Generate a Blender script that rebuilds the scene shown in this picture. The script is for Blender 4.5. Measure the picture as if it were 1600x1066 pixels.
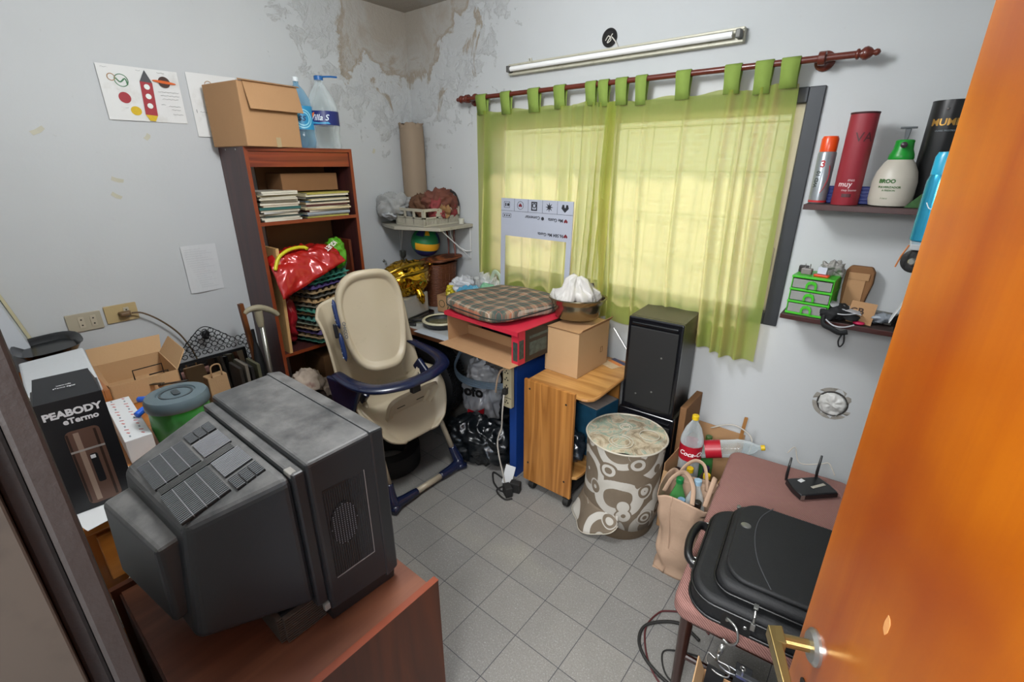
import bpy, bmesh, math, random
from mathutils import Matrix, Vector, noise, Euler
PI = math.pi
random.seed(7)
for o in list(bpy.data.objects): bpy.data.objects.remove(o)
SC = bpy.context.scene
COL = SC.collection
# ---------------------------------------------------------------- camera
cam_d = bpy.data.cameras.new('camera'); cam = bpy.data.objects.new('camera', cam_d); COL.objects.link(cam)
cam.location = (0, 0, 1.70)
cam.rotation_euler = (math.radians(90 - 20.8), 0, math.radians(39.2))
cam_d.sensor_width = 36; cam_d.lens = 729 / 1600 * 36; cam_d.clip_start = 0.02
SC.camera = cam
# ---------------------------------------------------------------- light
W = bpy.data.worlds.new('world'); SC.world = W; W.use_nodes = True
nt = W.node_tree; nt.nodes.clear()
sky = nt.nodes.new('ShaderNodeTexSky'); sky.sky_type = 'NISHITA'
sky.sun_disc = False; sky.sun_elevation = math.radians(50); sky.sun_rotation = math.radians(200)
bg = nt.nodes.new('ShaderNodeBackground'); bg.inputs[1].default_value = 0.6
wo = nt.nodes.new('ShaderNodeOutputWorld')
nt.links.new(sky.outputs[0], bg.inputs[0]); nt.links.new(bg.outputs[0], wo.inputs[0])
def light(kind, name, loc, energy, color=(1, 1, 1), size=.3, rot=(0, 0, 0), **k):
    d = bpy.data.lights.new(name, kind); d.energy = energy; d.color = color
    if kind == 'AREA': d.shape = 'RECTANGLE'; d.size = size; d.size_y = k.get('size_y', size)
    elif kind == 'SUN': d.angle = size
    else: d.shadow_soft_size = size
    o = bpy.data.objects.new(name, d); COL.objects.link(o); o.location = loc; o.rotation_euler = rot
    return o
light('SUN', 'sun', (0, 5, 6), 6.2, (1, .93, .82), .05, (math.radians(-33), math.radians(12), 0))
light('POINT', 'ceiling_bulb', (-1.12, .85, 2.40), 47, (.97, .985, 1), .18)
light('AREA', 'doorway_fill', (.05, -.9, 2.25), 62, (.99, .99, 1), .8, (math.radians(62), 0, math.radians(25)), size_y=.6)  # unseen soft fill added behind the camera, like bounced flash
SC.view_settings.view_transform = 'Standard'; SC.view_settings.look = 'None'
SC.view_settings.exposure = 0.68; SC.view_settings.gamma = 1
# ---------------------------------------------------------------- geometry helpers: a geo is (verts, faces)
def hx(h):
    h = h.lstrip('#'); r = [int(h[i:i+2], 16) / 255 for i in (0, 2, 4)]
    return tuple(((c + .055) / 1.055) ** 2.4 if c > .04045 else c / 12.92 for c in r) + (1,)
def T(x=0, y=0, z=0): return Matrix.Translation((x, y, z))
def R(ax, deg): return Matrix.Rotation(math.radians(deg), 4, ax)
def S(x, y, z): return Matrix.Diagonal((x, y, z, 1))
def xf(g, m): return ([m @ Vector(v) for v in g[0]], g[1])
def join(*gs):
    V, F = [], []
    for g in gs:
        n = len(V); V += list(g[0]); F += [tuple(i + n for i in f) for f in g[1]]
    return (V, F)
BF = [(0,3,2,1),(4,5,6,7),(0,1,5,4),(1,2,6,5),(2,3,7,6),(3,0,4,7)]
def hexa(p): return ([Vector(q) for q in p], list(BF))
def box(x0, x1, y0, y1, z0, z1): return hexa([(x0,y0,z0),(x1,y0,z0),(x1,y1,z0),(x0,y1,z0),(x0,y0,z1),(x1,y0,z1),(x1,y1,z1),(x0,y1,z1)])
def cbox(c, s, m=None):
    g = box(-s[0]/2, s[0]/2, -s[1]/2, s[1]/2, -s[2]/2, s[2]/2)
    return xf(g, T(*c) @ (m if m else Matrix.Identity(4)))
def frust(x0, x1, y0, y1, z0, X0, X1, Y0_, Y1, z1):
    return hexa([(x0,y0,z0),(x1,y0,z0),(x1,y1,z0),(x0,y1,z0),(X0,Y0_,z1),(X1,Y0_,z1),(X1,Y1,z1),(X0,Y1,z1)])
def lathe(prof, n=32, c=(0, 0, 0), cap0=True, cap1=True, sq=0):
    V, F = [], []
    for r, z in prof:
        for i in range(n):
            a = 2 * PI * i / n
            k = 1
            if sq: k = 1 / (abs(math.cos(a)) ** sq + abs(math.sin(a)) ** sq) ** (1 / sq)
            V.append(Vector((c[0] + r * k * math.cos(a), c[1] + r * k * math.sin(a), c[2] + z)))
    for j in range(len(prof) - 1):
        for i in range(n):
            k = (i + 1) % n
            F.append((j*n+i, j*n+k, (j+1)*n+k, (j+1)*n+i))
    if cap0: F.append(tuple(reversed(range(n))))
    if cap1: F.append(tuple((len(prof)-1)*n + i for i in range(n)))
    return (V, F)
def smoothpath(pts, k=6, closed=False):
    P = [Vector(p) for p in pts]; n = len(P); out = []
    rng = n if closed else n - 1
    for i in range(rng):
        p0 = P[(i-1) % n] if closed or i > 0 else P[0]; p1 = P[i]; p2 = P[(i+1) % n]
        p3 = P[(i+2) % n] if closed or i + 2 < n else P[-1]
        for j in range(k):
            t = j / k
            out.append(.5*((2*p1) + (p2-p0)*t + (2*p0-5*p1+4*p2-p3)*t*t + (3*p1-p0-3*p2+p3)*t**3))
    if not closed: out.append(P[-1])
    return out
def tube(pts, r, n=8, closed=False, smooth=0, sx=1):
    P = smoothpath(pts, smooth, closed) if smooth else [Vector(p) for p in pts]
    m = len(P); V, F = [], []
    up = Vector((0, 0, 1)); pn = None
    for i, p in enumerate(P):
        a = P[(i-1) % m] if closed or i > 0 else p; b = P[(i+1) % m] if closed or i < m-1 else p
        t = (b - a); t = t.normalized() if t.length > 1e-9 else Vector((0, 0, 1))
        if pn is None:
            pn = up.cross(t)
            if pn.length < .1: pn = Vector((1, 0, 0)).cross(t)
        pn = (pn - t * pn.dot(t)).normalized(); q = t.cross(pn)
        if isinstance(r, (list, tuple)):
            q_ = i/max(1, m-1)*(len(r)-1); a_ = min(int(q_), len(r)-2); rr = r[a_] + (r[a_+1]-r[a_])*(q_-a_)
        else: rr = r
        for j in range(n):
            an = 2*PI*j/n; V.append(p + pn * (rr*sx*math.cos(an)) + q * (rr*math.sin(an)))
    for i in range(m if closed else m-1):
        k = (i+1) % m
        for j in range(n):
            l = (j+1) % n; F.append((i*n+j, i*n+l, k*n+l, k*n+j))
    if not closed: F.append(tuple(reversed(range(n)))); F.append(tuple((m-1)*n+j for j in range(n)))
    return (V, F)
def prism(poly, z0, z1):
    n = len(poly); V = [Vector((x, y, z0)) for x, y in poly] + [Vector((x, y, z1)) for x, y in poly]
    F = [tuple(reversed(range(n))), tuple(range(n, 2*n))] + [(i, (i+1) % n, n+(i+1) % n, n+i) for i in range(n)]
    return (V, F)
def sheet(fn, nu, nv, closeu=False):
    V = [Vector(fn(i/(nu), j/(nv))) for j in range(nv+1) for i in range(nu+1)]
    F = [(j*(nu+1)+i, j*(nu+1)+i+1, (j+1)*(nu+1)+i+1, (j+1)*(nu+1)+i) for j in range(nv) for i in range(nu)]
    return (V, F)
def ball(c, r, nu=24, nv=16, e=1.0):
    if not isinstance(r, (tuple, list)): r = (r, r, r)
    V, F = [], []
    def sp(v): return math.copysign(abs(v) ** e, v)
    for j in range(1, nv):
        ph = PI * j / nv - PI/2
        for i in range(nu):
            a = 2*PI*i/nu
            V.append(Vector((c[0]+r[0]*sp(math.cos(ph))*sp(math.cos(a)), c[1]+r[1]*sp(math.cos(ph))*sp(math.sin(a)), c[2]+r[2]*sp(math.sin(ph)))))
    for j in range(nv-2):
        for i in range(nu):
            k = (i+1) % nu; F.append((j*nu+i, j*nu+k, (j+1)*nu+k, (j+1)*nu+i))
    V.append(Vector((c[0], c[1], c[2]-r[2]))); V.append(Vector((c[0], c[1], c[2]+r[2]))); s = len(V)-2
    for i in range(nu):
        k = (i+1) % nu; F.append((s, k, i)); F.append((s+1, (nv-2)*nu+i, (nv-2)*nu+k))
    return (V, F)
def crumple(g, amp, freq=8, seed=0, octv=3, floor=None, sharp=True):
    V = []
    # vertex normals
    N = [Vector() for _ in g[0]]
    for f in g[1]:
        if len(f) < 3: continue
        a, b, c = g[0][f[0]], g[0][f[1]], g[0][f[2]]; nn = (b-a).cross(c-a)
        for i in f: N[i] += nn
    for v, nn in zip(g[0], N):
        wv = v * freq * .55 + Vector((seed, 2*seed, 0)); wp = Vector((noise.noise(wv), noise.noise(wv + Vector((7, 1, 3))), noise.noise(wv + Vector((2, 9, 5))))) * (.75 / freq)
        nn = nn.normalized() if nn.length > 0 else Vector((0, 0, 1))
        d = 0; a = 1; fr = freq
        for k in range(octv):
            q = noise.noise((v + wp) * fr + Vector((seed*3.1, seed*1.7, k*9.1)))
            d += a * ((.35 - abs(q)*1.6) if sharp else q); a *= .5; fr *= 2.03
        p = v + nn * d * amp
        if floor is not None and p.z < floor: p.z = floor
        V.append(p)
    return (V, g[1])
def blob(c, r, amp=.02, freq=9, seed=0, nu=48, nv=32, e=.9, floor=None, sharp=True): return crumple(ball(c, r, nu, nv, e), amp, freq, seed, 3, floor, sharp)
def rrect(w, h, r, k=5, cx=0, cy=0):
    out = []
    for sx, sy, a0 in ((1, 1, 0), (-1, 1, 90), (-1, -1, 180), (1, -1, 270)):
        for i in range(k+1):
            a = math.radians(a0 + 90*i/k); out.append((cx + sx*(w/2-r) + r*math.cos(a), cy + sy*(h/2-r) + r*math.sin(a)))
    return out
def disc(r, n=24, cx=0, cy=0, ry=None): return [(cx + r*math.cos(2*PI*i/n), cy + (ry or r)*math.sin(2*PI*i/n)) for i in range(n)]
def ring2d(r0, r1, z0, z1, n=28, cx=0, cy=0):
    return lathe([(r0, z0), (r1, z0), (r1, z1), (r0, z1), (r0, z0)], n, (cx, cy, 0), False, False)
def text(s, size=1, ext=.0004, align='CENTER', bold=0, shear=0, space=1):
    c = bpy.data.curves.new('t', 'FONT'); c.body = s; c.size = size; c.extrude = ext; c.align_x = align; c.align_y = 'CENTER'
    c.offset = bold; c.shear = shear; c.resolution_u = 3; c.space_character = space
    o = bpy.data.objects.new('t', c); COL.objects.link(o)
    bpy.context.view_layer.update()
    dg = bpy.context.evaluated_depsgraph_get(); e = o.evaluated_get(dg); m = e.to_mesh()
    g = ([v.co.copy() for v in m.vertices], [tuple(p.vertices) for p in m.polygons])
    e.to_mesh_clear(); bpy.data.objects.remove(o); bpy.data.curves.remove(c)
    return g
def subdivx(g, step):      # slice a flat text mesh finer in x so that it can bend round a cylinder
    bm = bmesh.new(); vs = [bm.verts.new(v) for v in g[0]]
    for f in g[1]:
        try: bm.faces.new([vs[i] for i in f])
        except ValueError: pass
    xs = [v.co.x for v in bm.verts]; x = min(xs) + step
    while x < max(xs):
        bmesh.ops.bisect_plane(bm, geom=bm.verts[:]+bm.edges[:]+bm.faces[:], plane_co=(x, 0, 0), plane_no=(1, 0, 0)); x += step
    bm.verts.index_update(); out = ([v.co.copy() for v in bm.verts], [tuple(v.index for v in f.verts) for f in bm.faces]); bm.free(); return out
def wrap(g, r, ang=-90, z=0):      # bend flat geometry (x right, y up) onto a cylinder of radius r, centred at angle ang
    g = subdivx(g, r * .18); out = []
    for v in g[0]:
        a = math.radians(ang) + v.x / r; rr = r + v.z
        out.append(Vector((rr*math.cos(a), rr*math.sin(a), z + v.y)))
    return (out, g[1])
VERT = R('X', 90)                  # flat (x,y) drawing -> upright in the xz plane, facing -y
FX = R('Z', 90) @ R('X', 90)       # flat drawing -> upright in the yz plane, facing +x
# ---------------------------------------------------------------- object helpers
def tag(o, label, cat, group=None, kind=None):
    o['label'] = label; o['category'] = cat
    if group: o['group'] = group
    if kind: o['kind'] = kind
    return o
def thing(name, label, cat, loc=(0, 0, 0), rz=0, group=None, rot=None):
    o = bpy.data.objects.new(name, None); COL.objects.link(o); o.empty_display_size = .05
    o.location = loc; o.rotation_euler = [math.radians(a) for a in rot] if rot else (0, 0, math.radians(rz))
    return tag(o, label, cat, group)
def part(name, geo, m, parent=None, bev=0, smooth=False, sub=0, solid=0, seg=2, label=None, loc=None, ang=35):
    me = bpy.data.meshes.new(name); me.from_pydata([tuple(v) for v in geo[0]], [], [tuple(f) for f in geo[1]])
    me.validate(); bm = bmesh.new(); bm.from_mesh(me); bmesh.ops.recalc_face_normals(bm, faces=bm.faces); bm.to_mesh(me); bm.free()
    me.materials.append(m)
    if smooth:
        for p in me.polygons: p.use_smooth = True
        if smooth != 'all':
            try: me.set_sharp_from_angle(angle=math.radians(ang))
            except Exception: pass
    o = bpy.data.objects.new(name, me); COL.objects.link(o)
    if parent: o.parent = parent
    if loc: o.location = loc
    if bev:
        b = o.modifiers.new('bevel', 'BEVEL'); b.width = bev; b.segments = seg; b.limit_method = 'ANGLE'; b.angle_limit = math.radians(40)
    if solid:
        s = o.modifiers.new('solid', 'SOLIDIFY'); s.thickness = abs(solid); s.offset = 0 if solid > 0 else -1
    if sub:
        s = o.modifiers.new('sub', 'SUBSURF'); s.levels = sub; s.render_levels = sub
    if label: o['label'] = label
    return o
def solo(name, label, cat, geo, m, loc=(0, 0, 0), rz=0, rot=None, group=None, kind=None, **k):
    o = part(name, geo, m, **k); o.location = loc
    o.rotation_euler = [math.radians(a) for a in rot] if rot else (0, 0, math.radians(rz))
    return tag(o, label, cat, group, kind)
def struct(name, geo, m, parent=None, **k):
    o = part(name, geo, m, parent, **k)
    if not parent: o['kind'] = 'structure'
    return o
def copytree(o, loc=None, rz=None, rot=None, label=None):
    c = o.copy(); COL.objects.link(c)
    for ch in [x for x in bpy.data.objects if x.parent == o]:
        d = copytree(ch); d.parent = c
    if loc is not None: c.location = loc
    if rz is not None: c.rotation_euler = (0, 0, math.radians(rz))
    if rot is not None: c.rotation_euler = [math.radians(a) for a in rot]
    if label: c['label'] = label
    return c
# ---------------------------------------------------------------- materials
_M = {}
def nodes(name):
    m = bpy.data.materials.new(name); m.use_nodes = True; nt = m.node_tree; b = nt.nodes['Principled BSDF']; return m, nt, b
def coord(nt, scale=(1, 1, 1), rot=(0, 0, 0), loc=(0, 0, 0)):
    tc = nt.nodes.new('ShaderNodeTexCoord'); mp = nt.nodes.new('ShaderNodeMapping')
    mp.inputs['Scale'].default_value = scale; mp.inputs['Rotation'].default_value = rot; mp.inputs['Location'].default_value = loc
    nt.links.new(tc.outputs['Object'], mp.inputs[0]); return mp.outputs[0]
def noise_n(nt, vec, scale, detail=4, rough=.6, dist=0):
    n = nt.nodes.new('ShaderNodeTexNoise'); n.inputs['Scale'].default_value = scale; n.inputs['Detail'].default_value = detail
    n.inputs['Roughness'].default_value = rough; n.inputs['Distortion'].default_value = dist; nt.links.new(vec, n.inputs['Vector']); return n.outputs['Fac']
def ramp(nt, fac, stops, interp='LINEAR'):
    r = nt.nodes.new('ShaderNodeValToRGB'); r.color_ramp.interpolation = interp; e = r.color_ramp.elements
    while len(e) < len(stops): e.new(.5)
    for el, (p, c) in zip(e, stops): el.position = p; el.color = hx(c) if isinstance(c, str) else (c, c, c, 1)
    nt.links.new(fac, r.inputs[0]); return r.outputs[0]
def mix(nt, fac, a, b, mode='MIX'):
    n = nt.nodes.new('ShaderNodeMix'); n.data_type = 'RGBA'; n.blend_type = mode
    for s, v in ((n.inputs[0], fac), (n.inputs[6], a), (n.inputs[7], b)):
        if isinstance(v, (int, float)): s.default_value = v
        elif isinstance(v, tuple): s.default_value = v
        elif isinstance(v, str): s.default_value = hx(v)
        else: nt.links.new(v, s)
    return n.outputs[2]
def math_n(nt, op, a, b=None, c=None):
    n = nt.nodes.new('ShaderNodeMath'); n.operation = op
    for i, v in enumerate((a, b, c)):
        if v is None: continue
        if isinstance(v, (int, float)): n.inputs[i].default_value = v
        else: nt.links.new(v, n.inputs[i])
    return n.outputs[0]
def bump(nt, b, h, st=.3, dist=.01):
    n = nt.nodes.new('ShaderNodeBump'); n.inputs['Strength'].default_value = st; n.inputs['Distance'].default_value = dist
    nt.links.new(h, n.inputs['Height']); nt.links.new(n.outputs[0], b.inputs['Normal'])
def M(name, col, rough=.5, metal=0, var=.12, sc=9, bmp=0, bsc=60, coat=0, dirt=None, spec=.5):
    if name in _M: return _M[name]
    m, nt, b = nodes(name); v = coord(nt)
    c = hx(col)
    lo = tuple(x*(1-var) for x in c[:3]) + (1,); hi = tuple(min(1, x*(1+var)) for x in c[:3]) + (1,)
    f = noise_n(nt, v, sc)
    cc = mix(nt, f, lo, hi)
    if dirt:
        d = ramp(nt, noise_n(nt, v, dirt[1], 6, .65), [(dirt[2], 0.0), (min(1, dirt[2]+.2), 1.0)]); cc = mix(nt, d, cc, dirt[0])
    nt.links.new(cc, b.inputs['Base Color'])
    b.inputs['Roughness'].default_value = rough; b.inputs['Metallic'].default_value = metal; b.inputs['Specular IOR Level'].default_value = spec
    if coat: b.inputs['Coat Weight'].default_value = coat; b.inputs['Coat Roughness'].default_value = .08
    if bmp: bump(nt, b, noise_n(nt, v, bsc, 5), bmp)
    _M[name] = m; return m
def wood(name, c1, c2, axis='Z', sc=1.0, rough=.4, coat=.2, rings=6.0, patches=None):
    if name in _M: return _M[name]
    m, nt, b = nodes(name)
    st = {'X': (.08, 1, 1), 'Y': (1, .08, 1), 'Z': (1, 1, .08)}[axis]
    v = coord(nt, tuple(s*sc for s in st)); f = noise_n(nt, v, rings, 3, .5, .6)
    g = noise_n(nt, coord(nt, tuple(s*sc*(1 if s < 1 else 6) for s in st)), rings*4, 5, .7)
    a = math_n(nt, 'FRACT', math_n(nt, 'MULTIPLY', f, 7.0))
    a = math_n(nt, 'MULTIPLY_ADD', math_n(nt, 'ABSOLUTE', math_n(nt, 'SUBTRACT', a, .5)), 1.1, math_n(nt, 'MULTIPLY', g, .5))
    cc = ramp(nt, a, [(.15, c1), (.85, c2)])
    if patches: cc = mix(nt, ramp(nt, noise_n(nt, coord(nt), patches[1], 3), [(.45, 0.0), (.7, 1.0)]), cc, patches[0])
    nt.links.new(cc, b.inputs['Base Color']); b.inputs['Roughness'].default_value = rough
    if coat: b.inputs['Coat Weight'].default_value = coat; b.inputs['Coat Roughness'].default_value = .15
    _M[name] = m; return m
def clear(name, col='#ffffff', alpha=.3, rough=.08, ior=1.3):     # thin clear plastic film
    if name in _M: return _M[name]
    m, nt, b = nodes(name); out = nt.nodes['Material Output']
    t = nt.nodes.new('ShaderNodeBsdfTransparent'); t.inputs[0].default_value = hx(col)
    b.inputs['Base Color'].default_value = hx(col); b.inputs['Roughness'].default_value = rough
    mx = nt.nodes.new('ShaderNodeMixShader')
    lw = nt.nodes.new('ShaderNodeLayerWeight'); lw.inputs[0].default_value = .35
    f = math_n(nt, 'MULTIPLY_ADD', lw.outputs['Facing'], 1-alpha, alpha); f = math_n(nt, 'MINIMUM', f, .95)
    nt.links.new(f, mx.inputs[0]); nt.links.new(t.outputs[0], mx.inputs[1]); nt.links.new(b.outputs[0], mx.inputs[2]); nt.links.new(mx.outputs[0], out.inputs[0])
    _M[name] = m; return m
# ================================================================ the room
X0, YW, ZC, XR = -2.88, 2.40, 2.64, 1.05
def wallmat(name, base='#c3c5c6'):
    m, nt, b = nodes(name); v = coord(nt)
    c = mix(nt, noise_n(nt, v, 1.3, 3), '#b7babb', '#c4c7c8')
    # small scuffs
    sc_ = ramp(nt, noise_n(nt, coord(nt, (1, 1, 1)), 14, 6, .75), [(.66, 0.0), (.78, .35)]); c = mix(nt, sc_, c, '#98968f')
    # damp, peeling plaster round the ceiling corner: distance to the corner breaks up a large noise
    d = nt.nodes.new('ShaderNodeVectorMath'); d.operation = 'DISTANCE'; nt.links.new(v, d.inputs[0]); d.inputs[1].default_value = (X0, YW, ZC + .1)
    n1 = noise_n(nt, v, 3.4, 6, .62, .7)
    k = math_n(nt, 'SUBTRACT', math_n(nt, 'MULTIPLY_ADD', n1, 1.25, -.02), d.outputs['Value'])
    s1 = ramp(nt, k, [(.0, 0.0), (.05, .8), (.14, .38), (.35, .65)]); c = mix(nt, s1, c, '#93836b')
    n2 = noise_n(nt, v, 9, 6, .7, .4)
    k2 = math_n(nt, 'SUBTRACT', math_n(nt, 'MULTIPLY_ADD', n2, 1.1, -.02), math_n(nt, 'MULTIPLY', d.outputs['Value'], .62))
    s2 = ramp(nt, k2, [(.0, 0.0), (.03, .22), (.07, .05), (.2, .15)]); c = mix(nt, s2, c, '#857f74')
    nt.links.new(c, b.inputs['Base Color']); b.inputs['Roughness'].default_value = .75; b.inputs['Specular IOR Level'].default_value = .25
    h = math_n(nt, 'ADD', math_n(nt, 'MULTIPLY', n2, ramp(nt, k2, [(0, 0.0), (.1, 1.0)])), math_n(nt, 'MULTIPLY', noise_n(nt, v, 40, 4), .06))
    bump(nt, b, h, .5, .02); return m
m_wall = wallmat('painted_plaster')
def floormat():
    m, nt, b = nodes('grey_floor_tile'); v = coord(nt, loc=(.6 - .099*0, -1.395, 0))
    br = nt.nodes.new('ShaderNodeTexBrick'); br.offset = 0; br.squash = 1; br.inputs['Scale'].default_value = 1
    br.inputs['Brick Width'].default_value = .198; br.inputs['Row Height'].default_value = .198
    br.inputs['Mortar Size'].default_value = .0016; br.inputs['Mortar Smooth'].default_value = .3; br.inputs['Bias'].default_value = 0
    br.inputs['Color1'].default_value = hx('#807e7a'); br.inputs['Color2'].default_value = hx('#898680'); br.inputs['Mortar'].default_value = hx('#45464a')
    nt.links.new(v, br.inputs['Vector'])
    sp = noise_n(nt, v, 190, 3, .8); c = mix(nt, ramp(nt, sp, [(.36, 0.0), (.66, 1.0)]), br.outputs[0], '#a2a2a1', 'OVERLAY')
    sp2 = ramp(nt, noise_n(nt, v, 150, 4, .9), [(.56, 0.0), (.66, .8)]); sp2 = math_n(nt, 'MULTIPLY', sp2, math_n(nt, 'SUBTRACT', 1, br.outputs['Fac'])); c = mix(nt, sp2, c, '#b4b4b4')
    c = mix(nt, ramp(nt, noise_n(nt, v, 4, 5), [(.4, 0.0), (.75, .25)]), c, '#595755')
    nt.links.new(c, b.inputs['Base Color']); b.inputs['Roughness'].default_value = .55
    h = math_n(nt, 'SUBTRACT', math_n(nt, 'MULTIPLY', sp, .25), br.outputs['Fac']); bump(nt, b, h, .5, .003); return m
struct('floor', box(X0-.1, XR+.1, -2.2, YW+.1, -.08, 0), floormat())
struct('ceiling', box(X0-.1, XR+.1, -.12, YW+.1, ZC, ZC+.1), m_wall)
struct('wall_left', box(X0-.12, X0, -.12, YW+.12, 0, ZC), m_wall)
struct('wall_right', box(XR, XR+.12, -.12, YW+.12, 0, ZC), m_wall)
wx0, wx1, wz0, wz1 = -2.14, -.41, .99, 1.95
struct('wall_back', join(box(X0, wx0, YW, YW+.15, 0, ZC), box(wx1, XR, YW, YW+.15, 0, ZC), box(wx0, wx1, YW, YW+.15, 0, wz0), box(wx0, wx1, YW, YW+.15, wz1, ZC)), m_wall)
struct('wall_front', join(box(X0, -.50, -.12, 0, 0, ZC), box(.36, XR, -.12, 0, 0, ZC), box(-.50, .36, -.12, 0, 2.1, ZC)), m_wall)
m_jamb = M('dark_painted_steel', '#26211f', .5, .0, .2, 6, .15, 30, dirt=('#3d3833', 12, .6)); m_jamb2 = M('worn_brown_steel', '#39322b', .55, 0, .15, 5, dirt=('#29241f', 9, .5))
struct('trim_1', join(box(-.50, -.45, -.006, .012, 0, 2.1), box(-.50, -.462, -.02, -.006, 0, 2.1)), m_jamb, bev=.003)
struct('trim_2', join(box(-.50, -.452, -.125, -.02, 0, 2.1)), m_jamb2, bev=.002)
struct('trim_3', join(box(.34, .38, -.125, .012, 0, 2.1), box(-.50, .38, -.125, .012, 2.06, 2.12)), m_jamb, bev=.003)
# hallway outside the doorway, seen only as bounce light
struct('wall_hallway', join(box(-1.6, 1.6, -2.3, -2.2, 0, ZC), box(-1.6, 1.6, -2.3, -.12, ZC, ZC+.08)), M('hall_paint', '#c9c8c4', .8))
# ---------------------------------------------------------------- door leaf, open into the room
m_door = wood('orange_varnished_wood', '#7f3300', '#ad6206', 'Z', .8, .3, .35, 2.2, patches=('#7a3204', 2.0))
Hx, Hy, Ex, Ey = .325, .035, .022, .735
dang = math.degrees(math.atan2(Ey-Hy, Ex-Hx)); dl = math.hypot(Ex-Hx, Ey-Hy)
door = bpy.data.objects.new('door_1', None); COL.objects.link(door); door.location = (Hx, Hy, 0); door.rotation_euler = (0, 0, math.radians(dang)); door['kind'] = 'structure'
part('door_leaf', box(0, dl, -.036, 0, .01, 2.05), m_door, door, bev=.002)
m_brass = M('aged_brass', '#9c8655', .28, .9, .15, 20); m_steel = M('worn_steel', '#a9a9a5', .3, .9, .1, 20)
hz = 1.005; hd = dl - .055
hnd = part('door_handle', join(xf(lathe([(.0095, 0), (.0095, .05)], 14), T(hd, 0, hz) @ R('X', -90)),
     hexa([(hd-.016, .045, hz-.012), (hd+.016, .045, hz-.012), (hd+.013, .066, hz-.010), (hd-.013, .066, hz-.010), (hd-.016, .045, hz+.012), (hd+.016, .045, hz+.012), (hd+.013, .066, hz+.010), (hd-.013, .066, hz+.010)]),
     hexa([(hd+.013, .050, hz-.011), (hd+.013, .066, hz-.011), (hd-.13, .064, hz-.010), (hd-.13, .054, hz-.010), (hd+.013, .050, hz+.011), (hd+.013, .066, hz+.011), (hd-.13, .064, hz+.009), (hd-.13, .054, hz+.009)])), m_brass, door, bev=.0015)
part('handle_rose', xf(lathe([(.027, 0), (.027, .004), (.022, .009), (.014, .010)], 28), T(hd, 0, hz) @ R('X', -90)), m_steel, door, smooth=True)
part('keyhole', xf(lathe([(.010, 0), (.010, .002)], 20), T(hd, 0, hz-.085) @ R('X', -90)), M('dark_metal', '#2a2724', .4, .7), door)
for dx, dz, r in ((hd-.12, 1.20, .008), (hd-.20, 1.19, .005), (hd-.1, 1.06, .004)):
    part('paint_chip', xf(prism([(r*(.6+.4*random.random())*math.cos(a*.9), 2.2*r*(.6+.4*random.random())*math.sin(a*.9)) for a in range(7)], 0, .0006), T(dx, 0, dz) @ R('X', -90)), M('bare_wood_chip', '#b9804a', .7), door)
# ---------------------------------------------------------------- window
m_fr = M('black_steel_frame', '#33363a', .45, .3, .12, 12, dirt=('#4c4e52', 20, .62)); m_al = M('aged_aluminium', '#b4b0a0', .35, .7, .1, 9)
win = bpy.data.objects.new('window_1', None); COL.objects.link(win); win['kind'] = 'structure'
def frame(x0, x1, z0, z1, y0, y1, w): return join(box(x0, x0+w, y0, y1, z0, z1), box(x1-w, x1, y0, y1, z0, z1), box(x0+w, x1-w, y0, y1, z1-w, z1), box(x0+w, x1-w, y0, y1, z0, z0+w))
part('window_frame', join(frame(-2.195, -.35, .985, 1.99, YW-.012, YW+.03, .058), frame(-2.14, -.41, .99, 1.95, YW+.03, YW+.14, .006)), m_fr, win, bev=.003)
for a, b_, yy in ((-2.134, -1.28, .065), (-1.33, -.416, .035)):
    part('window_sash', frame(a, b_, .998, 1.942, YW+yy, YW+yy+.022, .045), m_al, win, bev=.002)
    part('window_pane', box(a+.045, b_-.045, YW+yy+.009, YW+yy+.012, 1.04, 1.90), clear('window_glass', '#f4f7f4', .06, .03), win)
part('sash_lock', join(xf(prism(rrect(.022, .12, .010), 0, .006), T(-.438, YW+.035, 1.28) @ VERT), xf(prism(rrect(.012, .07, .006), .006, .014), T(-.438, YW+.035, 1.28) @ VERT)), m_al, win, bev=.001)
m_gr = M('white_grille', '#e6e3da', .5)
g = [box(x, x+.007, YW+.22, YW+.227, .9, 2.05) for x in [-2.2 + .15*i for i in range(13)]] + [box(-2.25, -.36, YW+.224, YW+.23, z, z+.006) for z in (1.0, 1.22, 1.44, 1.66, 1.88)]
part('window_grille', join(*g), m_gr, win)
# outside: pale neighbour's brick wall, patio
def brick():
    m, nt, b = nodes('pale_brick_outside'); v = coord(nt, (1, 1, 1), (math.radians(90), 0, 0)); br = nt.nodes.new('ShaderNodeTexBrick'); br.inputs['Scale'].default_value = 4
    br.inputs['Color1'].default_value = hx('#dccbb9'); br.inputs['Color2'].default_value = hx('#d3b8a4'); br.inputs['Mortar'].default_value = hx('#e5e0d8'); nt.links.new(v, br.inputs['Vector']); nt.links.new(br.outputs[0], b.inputs['Base Color']); b.inputs['Roughness'].default_value = .9; return m
struct('wall_outside', box(-7, 4, 5.6, 5.8, -.1, 2.9), brick())
struct('floor_outside', box(-7, 4, YW+.15, 5.6, -.2, -.1), M('patio_concrete', '#c9c5bc', .9, dirt=('#a7a49b', 3, .5)))
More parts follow.
